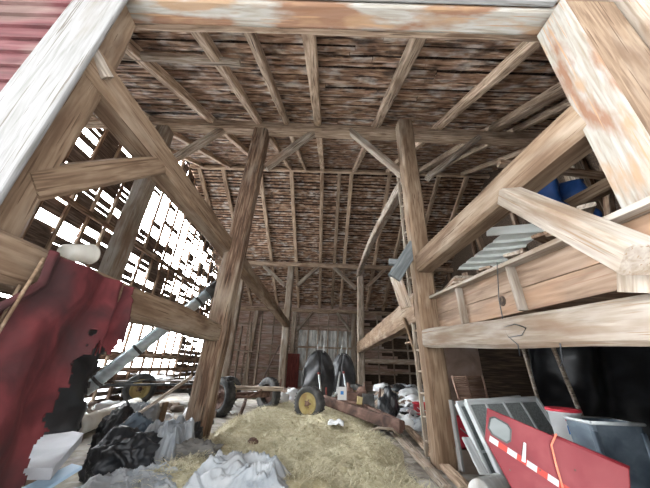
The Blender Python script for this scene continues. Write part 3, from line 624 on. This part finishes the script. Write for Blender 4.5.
for z0, z1, mm in ((top - .16, top - .10, 'label'), (top - .26, top - .225, 'label'), (top - .07, top - .055, 'reflr')):
    bm = bmesh.new(); n = 10; ring = []
    for i in range(n + 1):
        a = -2.25 + 1.3 * i / n; rr = lambda z: .0968 + .015 * (z - top + .36) / .34
        ring.append([bm.verts.new((rr(z0) * math.cos(a), rr(z0) * math.sin(a), z0)), bm.verts.new((rr(z1) * math.cos(a), rr(z1) * math.sin(a), z1))])
    for A, B in zip(ring, ring[1:]): bm.faces.new([A[0], B[0], B[1], A[1]])
    link('printed_label', bm, mm, bk)
bx_z = top - .362
bm = bmesh.new(); bm_box(bm, (-.13, -.12, 0), (.13, .12, bx_z)); link('wooden_box', bm, 'litter', None, (bc.x + .0, 2.65, 0), bevel=.01); tag(bpy.data.objects['wooden_box'], 'low wooden box carrying the white bucket', 'box')
# dark tub
tA = P(573, 420, y=2.35); tB = P(634, 427, y=2.30); tH = (tA.z + tB.z) / 2
tb = thing('tub', ((tA.x + tB.x) / 2 + .11, 2.33 + .13, 0), 'dark blue-grey tub with pale rim behind the red panel', 'tub')
def tubbox(z0, z1, x0, x1, y0, y1, fl): 
    bm = bmesh.new(); v = [bm.verts.new(c) for c in [(x0+fl, y0+fl, z0), (x1-fl, y0+fl, z0), (x1-fl, y1-fl, z0), (x0+fl, y1-fl, z0), (x0, y0, z1), (x1, y0, z1), (x1, y1, z1), (x0, y1, z1)]]
    for f in [(0,3,2,1),(0,1,5,4),(1,2,6,5),(2,3,7,6),(3,0,4,7)]: bm.faces.new([v[i] for i in f])
    return bm
o = link('body', tubbox(.0, tH, -(tB.x - tA.x) / 2, (tB.x - tA.x) / 2, -.13, .13, .03), 'tub', tb, bevel=.03); s = o.modifiers.new('t', 'SOLIDIFY'); s.thickness = .012
bm = bmesh.new(); bm_tube(bm, [(sx_ * (tB.x - tA.x) / 2, sy_ * .13, tH) for sx_, sy_ in ((-1, -1), (1, -1), (1, 1), (-1, 1), (-1, -1))], .012); link('rim', bm, 'frame', tb)
for x in (-.2, .15):
    bm = bmesh.new(); bm_box(bm, (x, -.14, .1), (x + .03, -.105, tH - .05)); link('rib', bm, 'tub', tb, bevel=.006)
bag('rubbish_bag', (2.50, 2.08, 0), (.20, .11, .30), 'tub', 'dark bag bulging between red panel and tub', 'bag', seed=32)
bag('rubbish_bag', (2.74, 1.98, 0), (.2, .12, .34), 'bag', 'pale crumpled bag at the right edge below the dark tub', 'bag', seed=33)
bm = bmesh.new(); bm_lathe(bm, [(0, 0), (.11, 0), (.12, .02), (.115, .26), (.12, .27), (.10, .27)], 20); bm.transform(Matrix.Rotation(.5, 4, 'Z'))
for v in bm.verts: v.co += V((0, 0, .12)); v.co *= 1 + .06 * fbm(v.co, 9, 2)
tag(link('dented_can', bm, 'metal', None, P(478, 482, y=2.75)*1), 'crumpled silver can lying left of the red panel', 'can'); bpy.data.objects['dented_can'].location.z = .0

# ------------------------------------------------------------------ floor boards at right of the hay
for k, (a, b) in enumerate([((388, 420), (446, 488)), ((398, 418), (466, 488)), ((372, 412), (430, 470))]):
    board('floor_plank', P(*a, z=.035 + .0 * k), P(*b, z=.035), [.10, .12, .08][k], .05, ['grey', 'rafter', 'grey'][k], 'long grey plank lying on the floor beside the hay, %s' % ['middle of three', 'nearest the right post', 'nearest the hay'][k], 'plank', 'planks at the edge of the hay')
# ------------------------------------------------------------------ hay
def hayz(x, y):
    d = min((x + 1.75) / .5, (1.15 - x + .1 * math.sin(y * 3)) / .5, (y - 2.7) / .3, (9.0 - y) / 1.5); k = max(0, min(1, d)); k = k * k * (3 - 2 * k)
    return -.02 + k * (.13 + .12 * fbm((x * 1.1, y * 1.1, 3), 1, 4) + .07 * math.exp(-((x + .2)**2 + (y - 5.3)**2) / .7) + .02 * ridge((x, y, 0), 3.5, 3))
def hp_(u, v): x = -1.95 + u * 3.35; y = 2.6 + v * 6.6; return V((x, y, hayz(x, y)))
hb = sheet('hay_bed', 90, 150, hp_, 'hay', thick=.01, loc=(0, 4, 0)); tag(hb, 'bed of loose dry hay covering the floor of the centre bay', 'hay', None, 'stuff')
bm = bmesh.new(); r = random.Random(4)
for k in range(26000):
    y = 2.7 + 6.2 * r.random()**1.5; x = r.uniform(-1.85, 1.3); z = hayz(x, y)
    if z < .02: continue
    a = r.uniform(0, 6.28); L = r.uniform(.06, .20); d = V((math.cos(a), math.sin(a), r.uniform(-.15, .45))) * L; s = V((-d.y, d.x, 0)).normalized() * r.uniform(.0018, .0042)
    p = V((x, y, z + r.uniform(0, .015))); m_ = p + d * .5 + V((0, 0, r.uniform(0, .02)))
    v = [bm.verts.new(c) for c in (p - s, p + s, m_ + s, m_ - s, p + d + s * .5, p + d - s * .5)]
    bm.faces.new(v[:4]); bm.faces.new([v[3], v[2], v[4], v[5]])
link('straw', bm, 'hay', hb, (0, -0, 0))
bpy.data.objects['straw'].location = (0, -4, 0); bpy.data.objects['straw']['kind'] = 'stuff'
bag('clod', V((-.80, 3.95, hayz(-.8, 3.95) + .0)), (.07, .05, .05), 'rust', 'small dark clod lying on the near hay', 'clod', seed=5, sub=3)

# ------------------------------------------------------------------ soft bright sky in front of the doorway
ld = bpy.data.lights.new('sun', 'SUN'); ld.energy = .42; ld.angle = math.radians(40); ld.color = (1, .99, .96)
so = bpy.data.objects.new('sun', ld); COL.objects.link(so); so.rotation_mode = 'QUATERNION'; so.rotation_quaternion = V((-.12, -1, .20)).to_track_quat('Z', 'Y')

# ------------------------------------------------------------------ red cloth, pole and black drape at left
def edge(v):   # ragged right edge (y) by height fraction
    return 0
def clothf(u, v):
    z = 1.615 - 1.55 * v; ys_ = 1.385 - .22 * max(0, min(1, (v - .12) / .15)); y = ys_ + u * (2.14 - ys_); ztop = 1.53 + .01 * (1-u)
    z = ztop - v * 1.52
    f = .020 + (.03 + .085 * v) * (1 + math.sin(u * 19 + v * 1.2 + .6 + 1.5 * math.sin(u * 7))) * .75 + .02 * fbm((u * 5, v * 4, 0), 1, 3)
    return V((-1.575 + f + .05 * v, y, z))
def ckeep(u, v):
    n = .025 * fbm((u * 14, v * 14, 2), 1, 3)
    ys_ = 1.385 - .22 * max(0, min(1, (v - .12) / .15)); yy = ys_ + u * (2.14 - ys_)
    if v > .30 + .03 * math.sin(u * 90) + n and yy > 1.85 + n * 2 - .09 * min(1, (v - .3) * 3) : return False
    if (u - .70)**2 + ((v - .245) * 1.5)**2 < .020**2: return False
    if u > .985 + n: return False
    return True
tag(sheet('cloth', 120, 150, clothf, 'redc', thick=.006, loc=(-1.55, 1.6, 0), keep=ckeep), 'torn dark red cloth draped over the timber left of the doorway', 'cloth')
tube('pole', [P(44, 258, x=-1.47), P(38, 268, x=-1.47), P(-14, 352, x=-1.46), (-1.46, 1.24, 0)], .008, 'hewn', label='thin pale stick standing upright against the red cloth edge', cat='stick')
tube('pole', [P(20, 285, x=-1.49), (-1.48, 1.26, 0)], .007, 'hewn', label='thinner stick left of the pale stick by the log end', cat='stick')
def drapef(u, v): return V((-1.76 + .05 * math.sin(u * 9) * v + .05 * fbm((u * 2, v * 2, 6)), 1.80 + u * .66 - .12 * v + .05*fbm((v*4,u,1)), 1.40 - .85 * v))
tag(sheet('rubber_sheet', 30, 40, drapef, 'black', thick=.008, loc=(-1.75, 2, 0), keep=lambda u, v: u < .93 + .1 * fbm((v * 6, 0, 3))), 'black rubber sheet hanging behind the torn red cloth', 'rubber sheet')
# white tub end on the girt
bm = bmesh.new(); bm_lathe(bm, [(.0, 0), (.060, 0), (.066, .01), (.085, .24), (.092, .24), (.092, .26), (.08, .26), (.078, .24), (.0, .22)], 26); [setattr(v_, 'co', v_.co * .85) for v_ in bm.verts]
q0 = P(52, 264, x=-1.78); q1 = P(86, 252, x=-1.84)
tag(link('plastic_tub', bm, 'ply', None, V((-1.80, 1.74, 1.665)), (V((-.02, .35, .12))).to_track_quat('X', 'Z')), 'cream plastic tub lying on the timber above the red cloth', 'tub')

# ------------------------------------------------------------------ grain auger, pipe and stick
aug = thing('grain_auger', (-4.5, 6.1, 0), 'long blue-grey steel auger tube slanting up before the holed wall', 'auger')
a0, a1, a2 = P(88, 388, y=6.0), P(150, 341, y=6.9), P(206, 297, y=8.0)
a0 = P(84, 391, y=6.6); a2 = P(208, 294, y=7.6); a1 = a0.lerp(a2, .5)
tube('tube', [a0, a1, a2], .14, 'galv', aug, n=20)
dd = (a2 - a0).normalized()
for t in (.08, .36, .62, .9):
    c = a0.lerp(a2, t); tube('band', [c - dd * .03, c + dd * .03], .155, 'rubber', aug, n=20)
beam('discharge_head', a2 - dd * .02, a2 + dd * .36, .36, .34, 'rubber', parent=aug)
tube('hitch_foot', [a0, V((a0.x - .2, a0.y, .0))], .05, 'rust', aug)
tube('side_rod', [a0 + V((0, -.16, .1)), a2 + V((0, -.16, .1))], .015, 'galv', aug, n=6)
tube('plastic_pipe', [P(72, 429, z=.13), P(136, 404, z=.13)], .125, 'ply', label='cream plastic pipe lying in the litter behind the black bags', cat='pipe', n=20)
board('board', P(192, 376, y=4.05), P(124, 424, y=3.75), .11, .035, 'grey', 'weathered board slanting down from the dark post onto the bags', 'board')
board('board', P(166, 402, y=4.6), V((P(160, 424, y=4.6).x, 4.6, 0)), .12, .04, 'hewn', 'short upright board stub under the slanting weathered board', 'board')

# ------------------------------------------------------------------ wagon at the left
wg = thing('farm_wagon', (-3.9, 8.2, 0), 'flat farm wagon with yellow wheel rim in the left bay', 'wagon')
wc = P(138, 396, y=7.9); wc.z = .36
wheel(wg, wc, (.62, -1, .0), .36, .24)
wheel(wg, wc + V((.9, 1.6, 0)), (.62, -1, 0), .36, .24)
wheel(wg, wc + V((2.1, .5, 0)), (.62, -1, 0), .34, .22)
for (a, b, h) in ((P(40, 386, y=7.35), P(212, 384, y=7.55), .05), (P(40, 392, y=7.35), P(150, 380, y=7.35), .03), (P(120, 389, y=8.6), P(212, 392, y=8.6), .09)):
    beam('rail', a, b, .06, h, 'rubber', parent=wg)
beam('deck', P(120, 381, y=8.4), P(212, 381, y=8.4), 1.1, .05, 'darkw', parent=wg)
beam('axle', wc + V((0, .1, 0)), wc + V((.9, 1.6, 0)), .08, .08, 'rust', parent=wg)
bag('feed_bag', P(160, 378, y=8.4) + V((0, 0, -.07)), (.42, .3, .10), 'paper', 'white sack lying on the wagon deck', 'bag', seed=40)

# wagon running gear in the middle
rg = thing('wagon_chassis', (-1.75, 7.2, 0), 'wagon chassis with two black tyres behind the dark post', 'wagon')
w1 = P(221, 402, y=6.7); w1.z = .37; w2 = P(268, 398, y=7.7); w2.z = .37; ax = (w2 - w1).normalized()
wheel(rg, w1 + V((0, 0, 0)), -ax, .37, .22, 'rust'); wheel(rg, w2, ax, .37, .20, 'rust')
beam('axle', w1, w2, .10, .12, 'rust', parent=rg)
beam('bolster', P(212, 387, y=6.9), P(283, 389, y=7.3), .14, .09, 'grey', parent=rg)
beam('stake', P(214, 388, y=6.9), P(219, 372, y=6.9), .04, .04, 'rust', parent=rg); beam('stake', P(280, 388, y=7.3), P(281, 379, y=7.3), .04, .04, 'rust', parent=rg)
tube('tongue', [w1.lerp(w2, .5), P(244, 405, y=6.5), P(240, 415, y=6.2), P(235, 420, y=6.0)], .035, 'rust', rg)
tube('spring', [P(222, 389, y=6.8), P(235, 397, y=6.8), P(250, 397, y=6.9), P(262, 390, y=7.0)], .03, 'rust', rg)
board('board', (-3.0, 15.3, .3), (-2.3, 15.3, 2.0), .3, .04, 'bwall', 'broad board leaning on the back wall behind the wagon chassis', 'board')
for k, (px0, px1) in enumerate([(262, 254), (251, 247), (242, 233)]):
    board('rack_upright', P(px0, 318 + 4 * k, y=14.2), (P(px1, 388, y=14.2).x, 14.2, .0), .22, .08, ['grey', 'grey', 'pale'][k], 'upright plank standing before the brown back boards, %s' % ['nearest the red door panel', 'middle one', 'nearest the dark post'][k], 'plank')
board('rack_rail', P(228, 349, y=14.0), P(283, 355, y=14.0), .22, .06, 'pale', 'pale horizontal rail across the upright planks at the back', 'rail')
dr = st(plankq('door_1', [(-1.95, 14.9, .0), (-1.15, 14.9, .0), (-1.15, 14.9, 1.62), (-1.95, 14.9, 1.62)], 'dred', th=.05))
tag(dr, 'dark red door panel beside the grey steel sheet')

# ------------------------------------------------------------------ black folded covers on poles
def leaf(nm, c, hw, hh, yaw, label):
    o = thing(nm, (c[0], c[1], 0), label, 'cover'); bm = bmesh.new(); n = 26; m_ = 30; g = []
    ca, sa = math.cos(yaw), math.sin(yaw)
    for i in range(n + 1):
        u = -1 + 2 * i / n; row = []
        for j in range(m_ + 1):
            t = j / m_; zz = t * 2 - 1; wdt = hw * (max(0, 1 - zz * zz) ** .5) ** (.85) * (1 - .12 * zz) ; x = u * wdt
            d = .30 * (1 - u * u) * (1 - zz * zz) + .05 * math.sin((abs(u) * 5 + zz * 6)) * (1 - zz * zz) + .02 * fbm((u * 3, zz * 3, c[0]))
            d -= .10 * math.exp(-(u / .08)**2) * (1 - zz * zz)
            row.append(bm.verts.new((x * ca + d * sa, x * sa - d * ca, c[2] + zz * hh)))
        g.append(row)
    for i in range(n):
        for j in range(m_):
            bm.faces.new([g[i][j], g[i+1][j], g[i+1][j+1], g[i][j+1]])
    bmesh.ops.remove_doubles(bm, verts=bm.verts, dist=.0005)
    b = link('cover', bm, 'cover', o, smooth=True); s = b.modifiers.new('t', 'SOLIDIFY'); s.thickness = .02
    pts = []
    for k in range(33):
        a = 2 * math.pi * k / 32; zz = math.sin(a); x = math.copysign(hw * (max(0, 1 - zz * zz) ** .5) ** .85 * (1 - .12 * zz), math.cos(a)); pts.append(V((x * ca, x * sa, c[2] + zz * hh)))
    bm = bmesh.new(); bm_tube(bm, pts, .025, 6); link('rim', bm, 'rubber', o)
    bm = bmesh.new(); bm_tube(bm, [(0, -.36, c[2] + .05), (.12, -.42, .06)], .025, 8); link('pole', bm, 'frame', o)
    bm = bmesh.new(); bmesh.ops.create_icosphere(bm, subdivisions=2, radius=.04); bm.transform(Matrix.Translation((0, -.36, c[2] + .06))); link('hub', bm, 'reddull', o, smooth=True)
    for s in (-.09, .09):
        bm = bmesh.new(); bm_tube(bm, [(s, 0, c[2] + hh - .08), (s + .03, 0, c[2] + hh + .12), (s + .05, 0, c[2] + hh + .2)], .018, 6); link('prong', bm, 'frame', o)
    bm = bmesh.new(); bm_tube(bm, [(-hw * .8, .0, c[2] - .2), (-hw * .85, 0, 0)], .02, 6); link('foot', bm, 'frame', o)
    return o
leaf('round_cover', (-.08, 8.6, .80), .46, .66, .25, 'large black domed cover with red hub and pale pole, left one')
leaf('round_cover', (.66, 9.4, .84), .38, .60, -.35, 'smaller black domed cover beyond the white sign')
tube('pole', [P(340, 372, y=8.4), P(337, 392, y=8.2), P(328, 404, z=.1)], .03, 'frame', label='pale bent pole between the two black domed covers', cat='pole')

# ------------------------------------------------------------------ old two-wheel implement
im = thing('farm_implement', (.2, 6.6, 0), 'rusty red farm implement with yellow-rimmed wheel at the hay edge', 'farm machine')
wc = P(309, 411, y=6.15); wc.z = .36
wheel(im, wc, (-.55, -1, 0), .31, .20, 'yellow')
f0, f1 = P(322, 396, y=6.35), P(402, 438, y=4.95); f0.z = .42; f1.z = .22
beam('drawbar', f0, f1, .10, .17, 'rust', parent=im)
beam('drawbar', f0 + V((.5, .6, 0)), f1 + V((.05, .1, 0)), .08, .12, 'rust', parent=im)
beam('axle', wc, wc + V((1.0, 1.2, .05)), .09, .09, 'rust', parent=im)
wheel(im, wc + V((1.05, 1.3, 0)), (.55, 1, 0), .31, .2, 'yellow')
for (px, py, y, sx, sz, m_) in ((355, 398, 6.4, .30, .22, 'rust'), (368, 402, 6.2, .22, .30, 'rubber'), (352, 405, 6.2, .35, .14, 'rust'), (372, 415, 5.8, .30, .16, 'litter')):
    c = P(px, py, y=y) - im.location; bm = bmesh.new(); bm_timber(bm, sx, .22, sz, .10)
    link('gearbox', bm, m_, im, c - V((sx / 2, 0, 0)))
for (px, py, y) in ((362, 392, 6.3), (349, 392, 6.6)):
    c = P(px, py, y=y) - im.location; bm = bmesh.new(); bm_lathe(bm, [(0, -.05), (.10, -.05), (.10, .05), (.05, .06), (0, .06)], 18); link('pulley', bm, 'rust', im, c, V((-.3, -1, .2)).to_track_quat('X', 'Z'))
for k in range(5):
    a = P(345 + k * 8, 396 + k * 2, y=6.3); b = a + V((.1 * (-1)**k, .1, .22 + .05 * (k % 3))); bm = bmesh.new(); bm_tube(bm, [a - im.location - V((0, 0, .2)), b - im.location], .022); link('lever', bm, 'rust', im)
o = beam('lamp_box', P(357, 400, y=6.0), P(362, 401, y=6.0), .10, .13, 'yellow', parent=im)
tube('strut', [P(327, 404, z=.12), P(326, 388, y=6.6)], .02, 'reddull', im)
sg = thing('sign_board', P(342, 400, y=5.9), 'small white board with blue square mark on the farm implement', 'sign')
bm = bmesh.new(); bm_box(bm, (-.085, -.008, 0), (.085, .008, .22)); link('plate', bm, 'reflw', sg)
bm = bmesh.new(); bm_box(bm, (-.03, -.012, .09), (.03, -.0085, .15)); link('printed_mark', bm, 'label', sg)
o = bag('rubbish_bag', V((1.22, 5.9, 0)), (.17, .14, .40), 'black', 'upright black bag slumped behind the implement drawbar', 'bag', seed=9)
o = bag('rubbish_bag', V((1.45, 6.6, 0)), (.18, .16, .50), 'black', 'tall dark bag standing between implement and white litter', 'bag', seed=10)
scrap('torn_paper', P(336, 425, z=.20), .42, .24, 'paper', 'crumpled white plastic scrap lying on the hay before the drawbar', 'scrap', None, 3)
scrap('torn_paper', P(323, 413, z=.12), .22, .14, 'paper', 'small white scrap beside the implement wheel', 'scrap', None, 8)
tube('branch', [P(366, 433, z=.12), P(378, 428, z=.22), P(392, 429, z=.22), P(400, 436, z=.12)], .018, 'pale', label='short pale bent branch lying at the right hay edge', cat='branch')

# ------------------------------------------------------------------ litter heaps
r = random.Random(77)
kinds = ['bag', 'paper', 'bluel', 'litter', 'pale']
def litter_zone(n, fx, lab, grp, sizes=(.12, .34), seed=1, mats=('paper', 'bag', 'paper', 'litter', 'pale', 'bag')):
    rr = random.Random(seed)
    for k in range(n):
        x, y, z = fx(rr); m_ = rr.choice(mats); s = rr.uniform(*sizes); col = {'paper': 'white', 'bag': 'pale', 'bluel': 'blue', 'litter': 'brown', 'pale': 'tan', 'greyc': 'grey', 'black': 'black'}[m_]
        if rr.random() < .5: scrap('litter_scrap', (x, y, z), s * 1.5, s, m_, f'{col} flat scrap {lab}', 'scrap', f'{col} scraps {grp}', seed * 100 + k)
        else: bag('litter_lump', (x, y, z), (s * .75, s * .5, s * .45), m_, f'{col} crumpled lump {lab}', 'litter', f'{col} lumps {grp}', seed=seed * 100 + k, sub=3, rz=rr.uniform(0, 3))
def heapz(x, y):
    a = max(0, min(1, (x - 1.55 - (y - 6.2) * .05) / .35)); b = max(0, min(1, (y - 6.2) / .8)); c = max(0, min(1, (4.6 - x) / .6)); d = max(0, min(1, (12 - y) / .8))
    return -.02 + a * b * c * d * (.10 + .085 * (y - 6.2) + .10 * fbm((x * 1.6, y * 1.6, 7), 1, 3))
hps = sheet('rubbish_mound', 50, 90, lambda u, v: V((1.5 + 3.2 * u, 6.1 + 6 * v, heapz(1.5 + 3.2 * u, 6.1 + 6 * v))), 'litter', thick=.01, loc=(1.5, 6.1, 0))
tag(hps, 'brown mound of trodden rubbish beyond the tan post', 'rubbish', None, 'stuff')
def zoneR(rr):
    y = 6.3 + 4.5 * rr.random()**1.3; x = rr.uniform(1.65 + (y - 6) * .05, 2.2 + (y - 6) * .50)
    return x, y, max(0, heapz(x, y) - .02)
litter_zone(130, zoneR, 'in the rubbish heap beyond the tan post', 'in the heap beyond the tan post', (.18, .46), 2, ('paper', 'bag', 'paper', 'litter', 'paper', 'pale', 'paper', 'black'))
def zoneL(rr):
    y = rr.uniform(4.6, 7.6); x = rr.uniform(-5.0, -1.9); return x, y, 0
litter_zone(40, zoneL, 'strewn on the left bay floor behind the bags', 'on the left bay floor', (.16, .36), 3, ('paper', 'litter', 'litter', 'pale', 'litter', 'black'))
def zoneB(rr):
    y = rr.uniform(9.5, 13.5); x = rr.uniform(-2.6, -.3); return x, y, 0
litter_zone(10, zoneB, 'lying behind the wagon chassis', 'behind the wagon chassis', (.3, .6), 4, ('bag', 'paper', 'litter'))
def zoneU(rr): return rr.uniform(1.9, 3.2), rr.uniform(3.9, 5.3), 0
litter_zone(14, zoneU, 'on the floor behind the grey screens', 'behind the grey screens', (.12, .26), 6, ('litter', 'litter', 'bag', 'greyc'))
rb = thing('bucket', P(424, 412, y=6.6) * 1, 'red plastic bucket in the rubbish left of the tan post', 'bucket'); rb.location.z = 0; zt = P(424, 404, y=6.6).z
bm = bmesh.new(); bm_lathe(bm, [(0, zt - .36), (.17, zt - .36), (.21, zt), (.225, zt), (.225, zt + .02), (.20, zt + .01), (.165, zt - .33), (0, zt - .33)], 24); bm.transform(XZ); bmesh.ops.recalc_face_normals(bm, faces=bm.faces); link('body', bm, 'redb', rb)
bm = bmesh.new(); bm_tube(bm, [(-.21, 0, zt), (-.14, -.16, zt - .08), (0, -.22, zt - .11), (.14, -.16, zt - .08), (.21, 0, zt)], .008); link('handle', bm, 'frame', rb)
bm = bmesh.new(); bm_box(bm, (-.28, -.2, 0), (.30, .2, zt - .362)); o = link('crate', bm, 'bluel', None, (rb.location.x + .05, 6.6, 0), bevel=.02); tag(o, 'pale blue crate under the red bucket', 'crate')
bag('rubbish_bag', P(420, 428, y=6.1) * 1 - V((0, 0, .1)), (.16, .14, .2), 'bag', 'crumpled white bag before the pale blue crate', 'bag', seed=12); bpy.data.objects[-1:] 

# ------------------------------------------------------------------ foreground pile at left
def drapeblob(name, x0, x1, y0, y1, zf, m, label, cat, seed, n=120, amp=.06, f=2.2):
    """cloth lying over a heap: a wrinkled sheet that reaches the floor along its border"""
    def fn(u, v):
        x = x0 + (x1 - x0) * u + .06 * fbm((v * 3, seed, u)); y = y0 + (y1 - y0) * v + .06 * fbm((u * 3, seed, 9))
        e = min(u, 1 - u, v, 1 - v) * 3.2; e = max(0, min(1, e)); e = e * e * (3 - 2 * e)
        q = V((u * 2 + seed, v * 2, seed)); wq = V((noise.noise(q * 1.5), noise.noise(q * 1.5 + V((5, 5, 5))), 0)) * .6
        cr_ = sum((max(0, 1 - abs(noise.noise((q + wq) * (1.6 * 2**i_)) * 2)) ** 3) / 1.7**i_ for i_ in range(4))
        z = .008 + e * (zf(u, v) + amp * (cr_ * 1.1 - 1.0))
        return V((x, y, max(.008, z)))
    o = sheet(name, n, n, fn, m, thick=.008, loc=(x0, y0, 0)); return tag(o, label, cat)
def db(name, px, py, hw, hd, h, m, label, cat, seed, amp=.06):
    c = P(px, py, z=0); drapeblob(name, c.x - hw, c.x + hw, c.y, c.y + 2 * hd, lambda u, v: h, m, label, cat, seed, amp=amp)
def fb(name, px, py, hw, hd, h, m, label, cat, seed, rz=0, amp=.21):
    c = P(px, py, z=0); bag(name, (c.x, c.y + hd * .8, 0), (hw, hd, h), m, label, cat, seed=seed, sub=5, rz=rz, amp=amp)
db('woven_sheet', 226, 512, .58, .30, .22, 'bag', 'crumpled white woven sheet nearest the hay in the foreground', 'sheet', 1.3)
db('woven_sheet', 118, 505, .52, .24, .13, 'bag', 'pale crumpled sheet at the bottom edge before the black bag', 'sheet', 5.1)
db('woven_bag', 143, 478, .27, .36, .40, 'bag', 'big white woven bag between black bag and dark post', 'bag', 8.2)
db('woven_bag', 116, 446, .34, .3, .42, 'bag', 'pale bluish woven bag behind the black bags', 'bag', 3.2)
fb('rubbish_bag', 104, 486, .30, .20, .30, 'black', 'big glossy black bag at the front of the left pile', 'bag', 14, .5)
fb('rubbish_bag', 102, 456, .24, .22, .36, 'black', 'torn black bag behind the front black bag beside the pale panel', 'bag', 15, -.3)
fb('rubbish_bag', 181, 456, .18, .18, .24, 'black', 'small black bag against the foot of the dark post', 'bag', 16)
fb('cloth_bundle', 182, 474, .36, .20, .17, 'greyc', 'grey-brown jacket-like bundle at the foot of the dark post', 'cloth', 17, .4, .3)
fb('cloth_bundle', 118, 470, .26, .10, .34, 'tub', 'dark blue plastic fold between the two black bags', 'plastic', 18, .8)
# pale foam panel and metal sheet
plankq('foam_panel', [P(22, 474, z=.40), P(52, 474, z=.40), P(82, 440, z=.46), P(36, 428, z=.50)], 'foam', th=.06); tag(bpy.data.objects['foam_panel'], 'pale grey foam panel lying tilted beside the red cloth', 'panel')
plankq('metal_sheet', [P(20, 490, z=.30), P(30, 500, z=.30), P(82, 472, z=.34), P(72, 465, z=.36)], 'bluel', th=.02); tag(bpy.data.objects['metal_sheet'], 'pale blue sheet edge lying below the foam panel', 'sheet')
bag('cloth_bundle', (-2.35, 2.55, 0), (.34, .22, .24), 'litter', 'brown dusty bundle under the pale blue sheet', 'cloth', seed=19, sub=4)
bag('litter_lump', (-3.1, 3.0, 0), (.5, .3, .34), 'litter', 'brown rubbish under the pale grey foam panel', 'litter', seed=20, sub=4)
bm = bmesh.new(); bm_lathe(bm, [(0, 0), (.10, 0), (.11, .03), (.09, .05), (0, .045)], 24)
tag(link('pot_lid', bm, 'rubber', None, P(38, 452, y=2.95) + V((0, 0, .01)), V((.1, -.2, 1)).to_track_quat('X', 'Z')), 'round black lid lying on the foam panel by the red cloth', 'lid')
bag('rubbish_bag', V((P(68, 418, y=3.9).x, 3.9, 0)), (.16, .14, .45), 'black', 'small black bag behind the foam panel under the rubber sheet', 'bag', seed=23, sub=4)
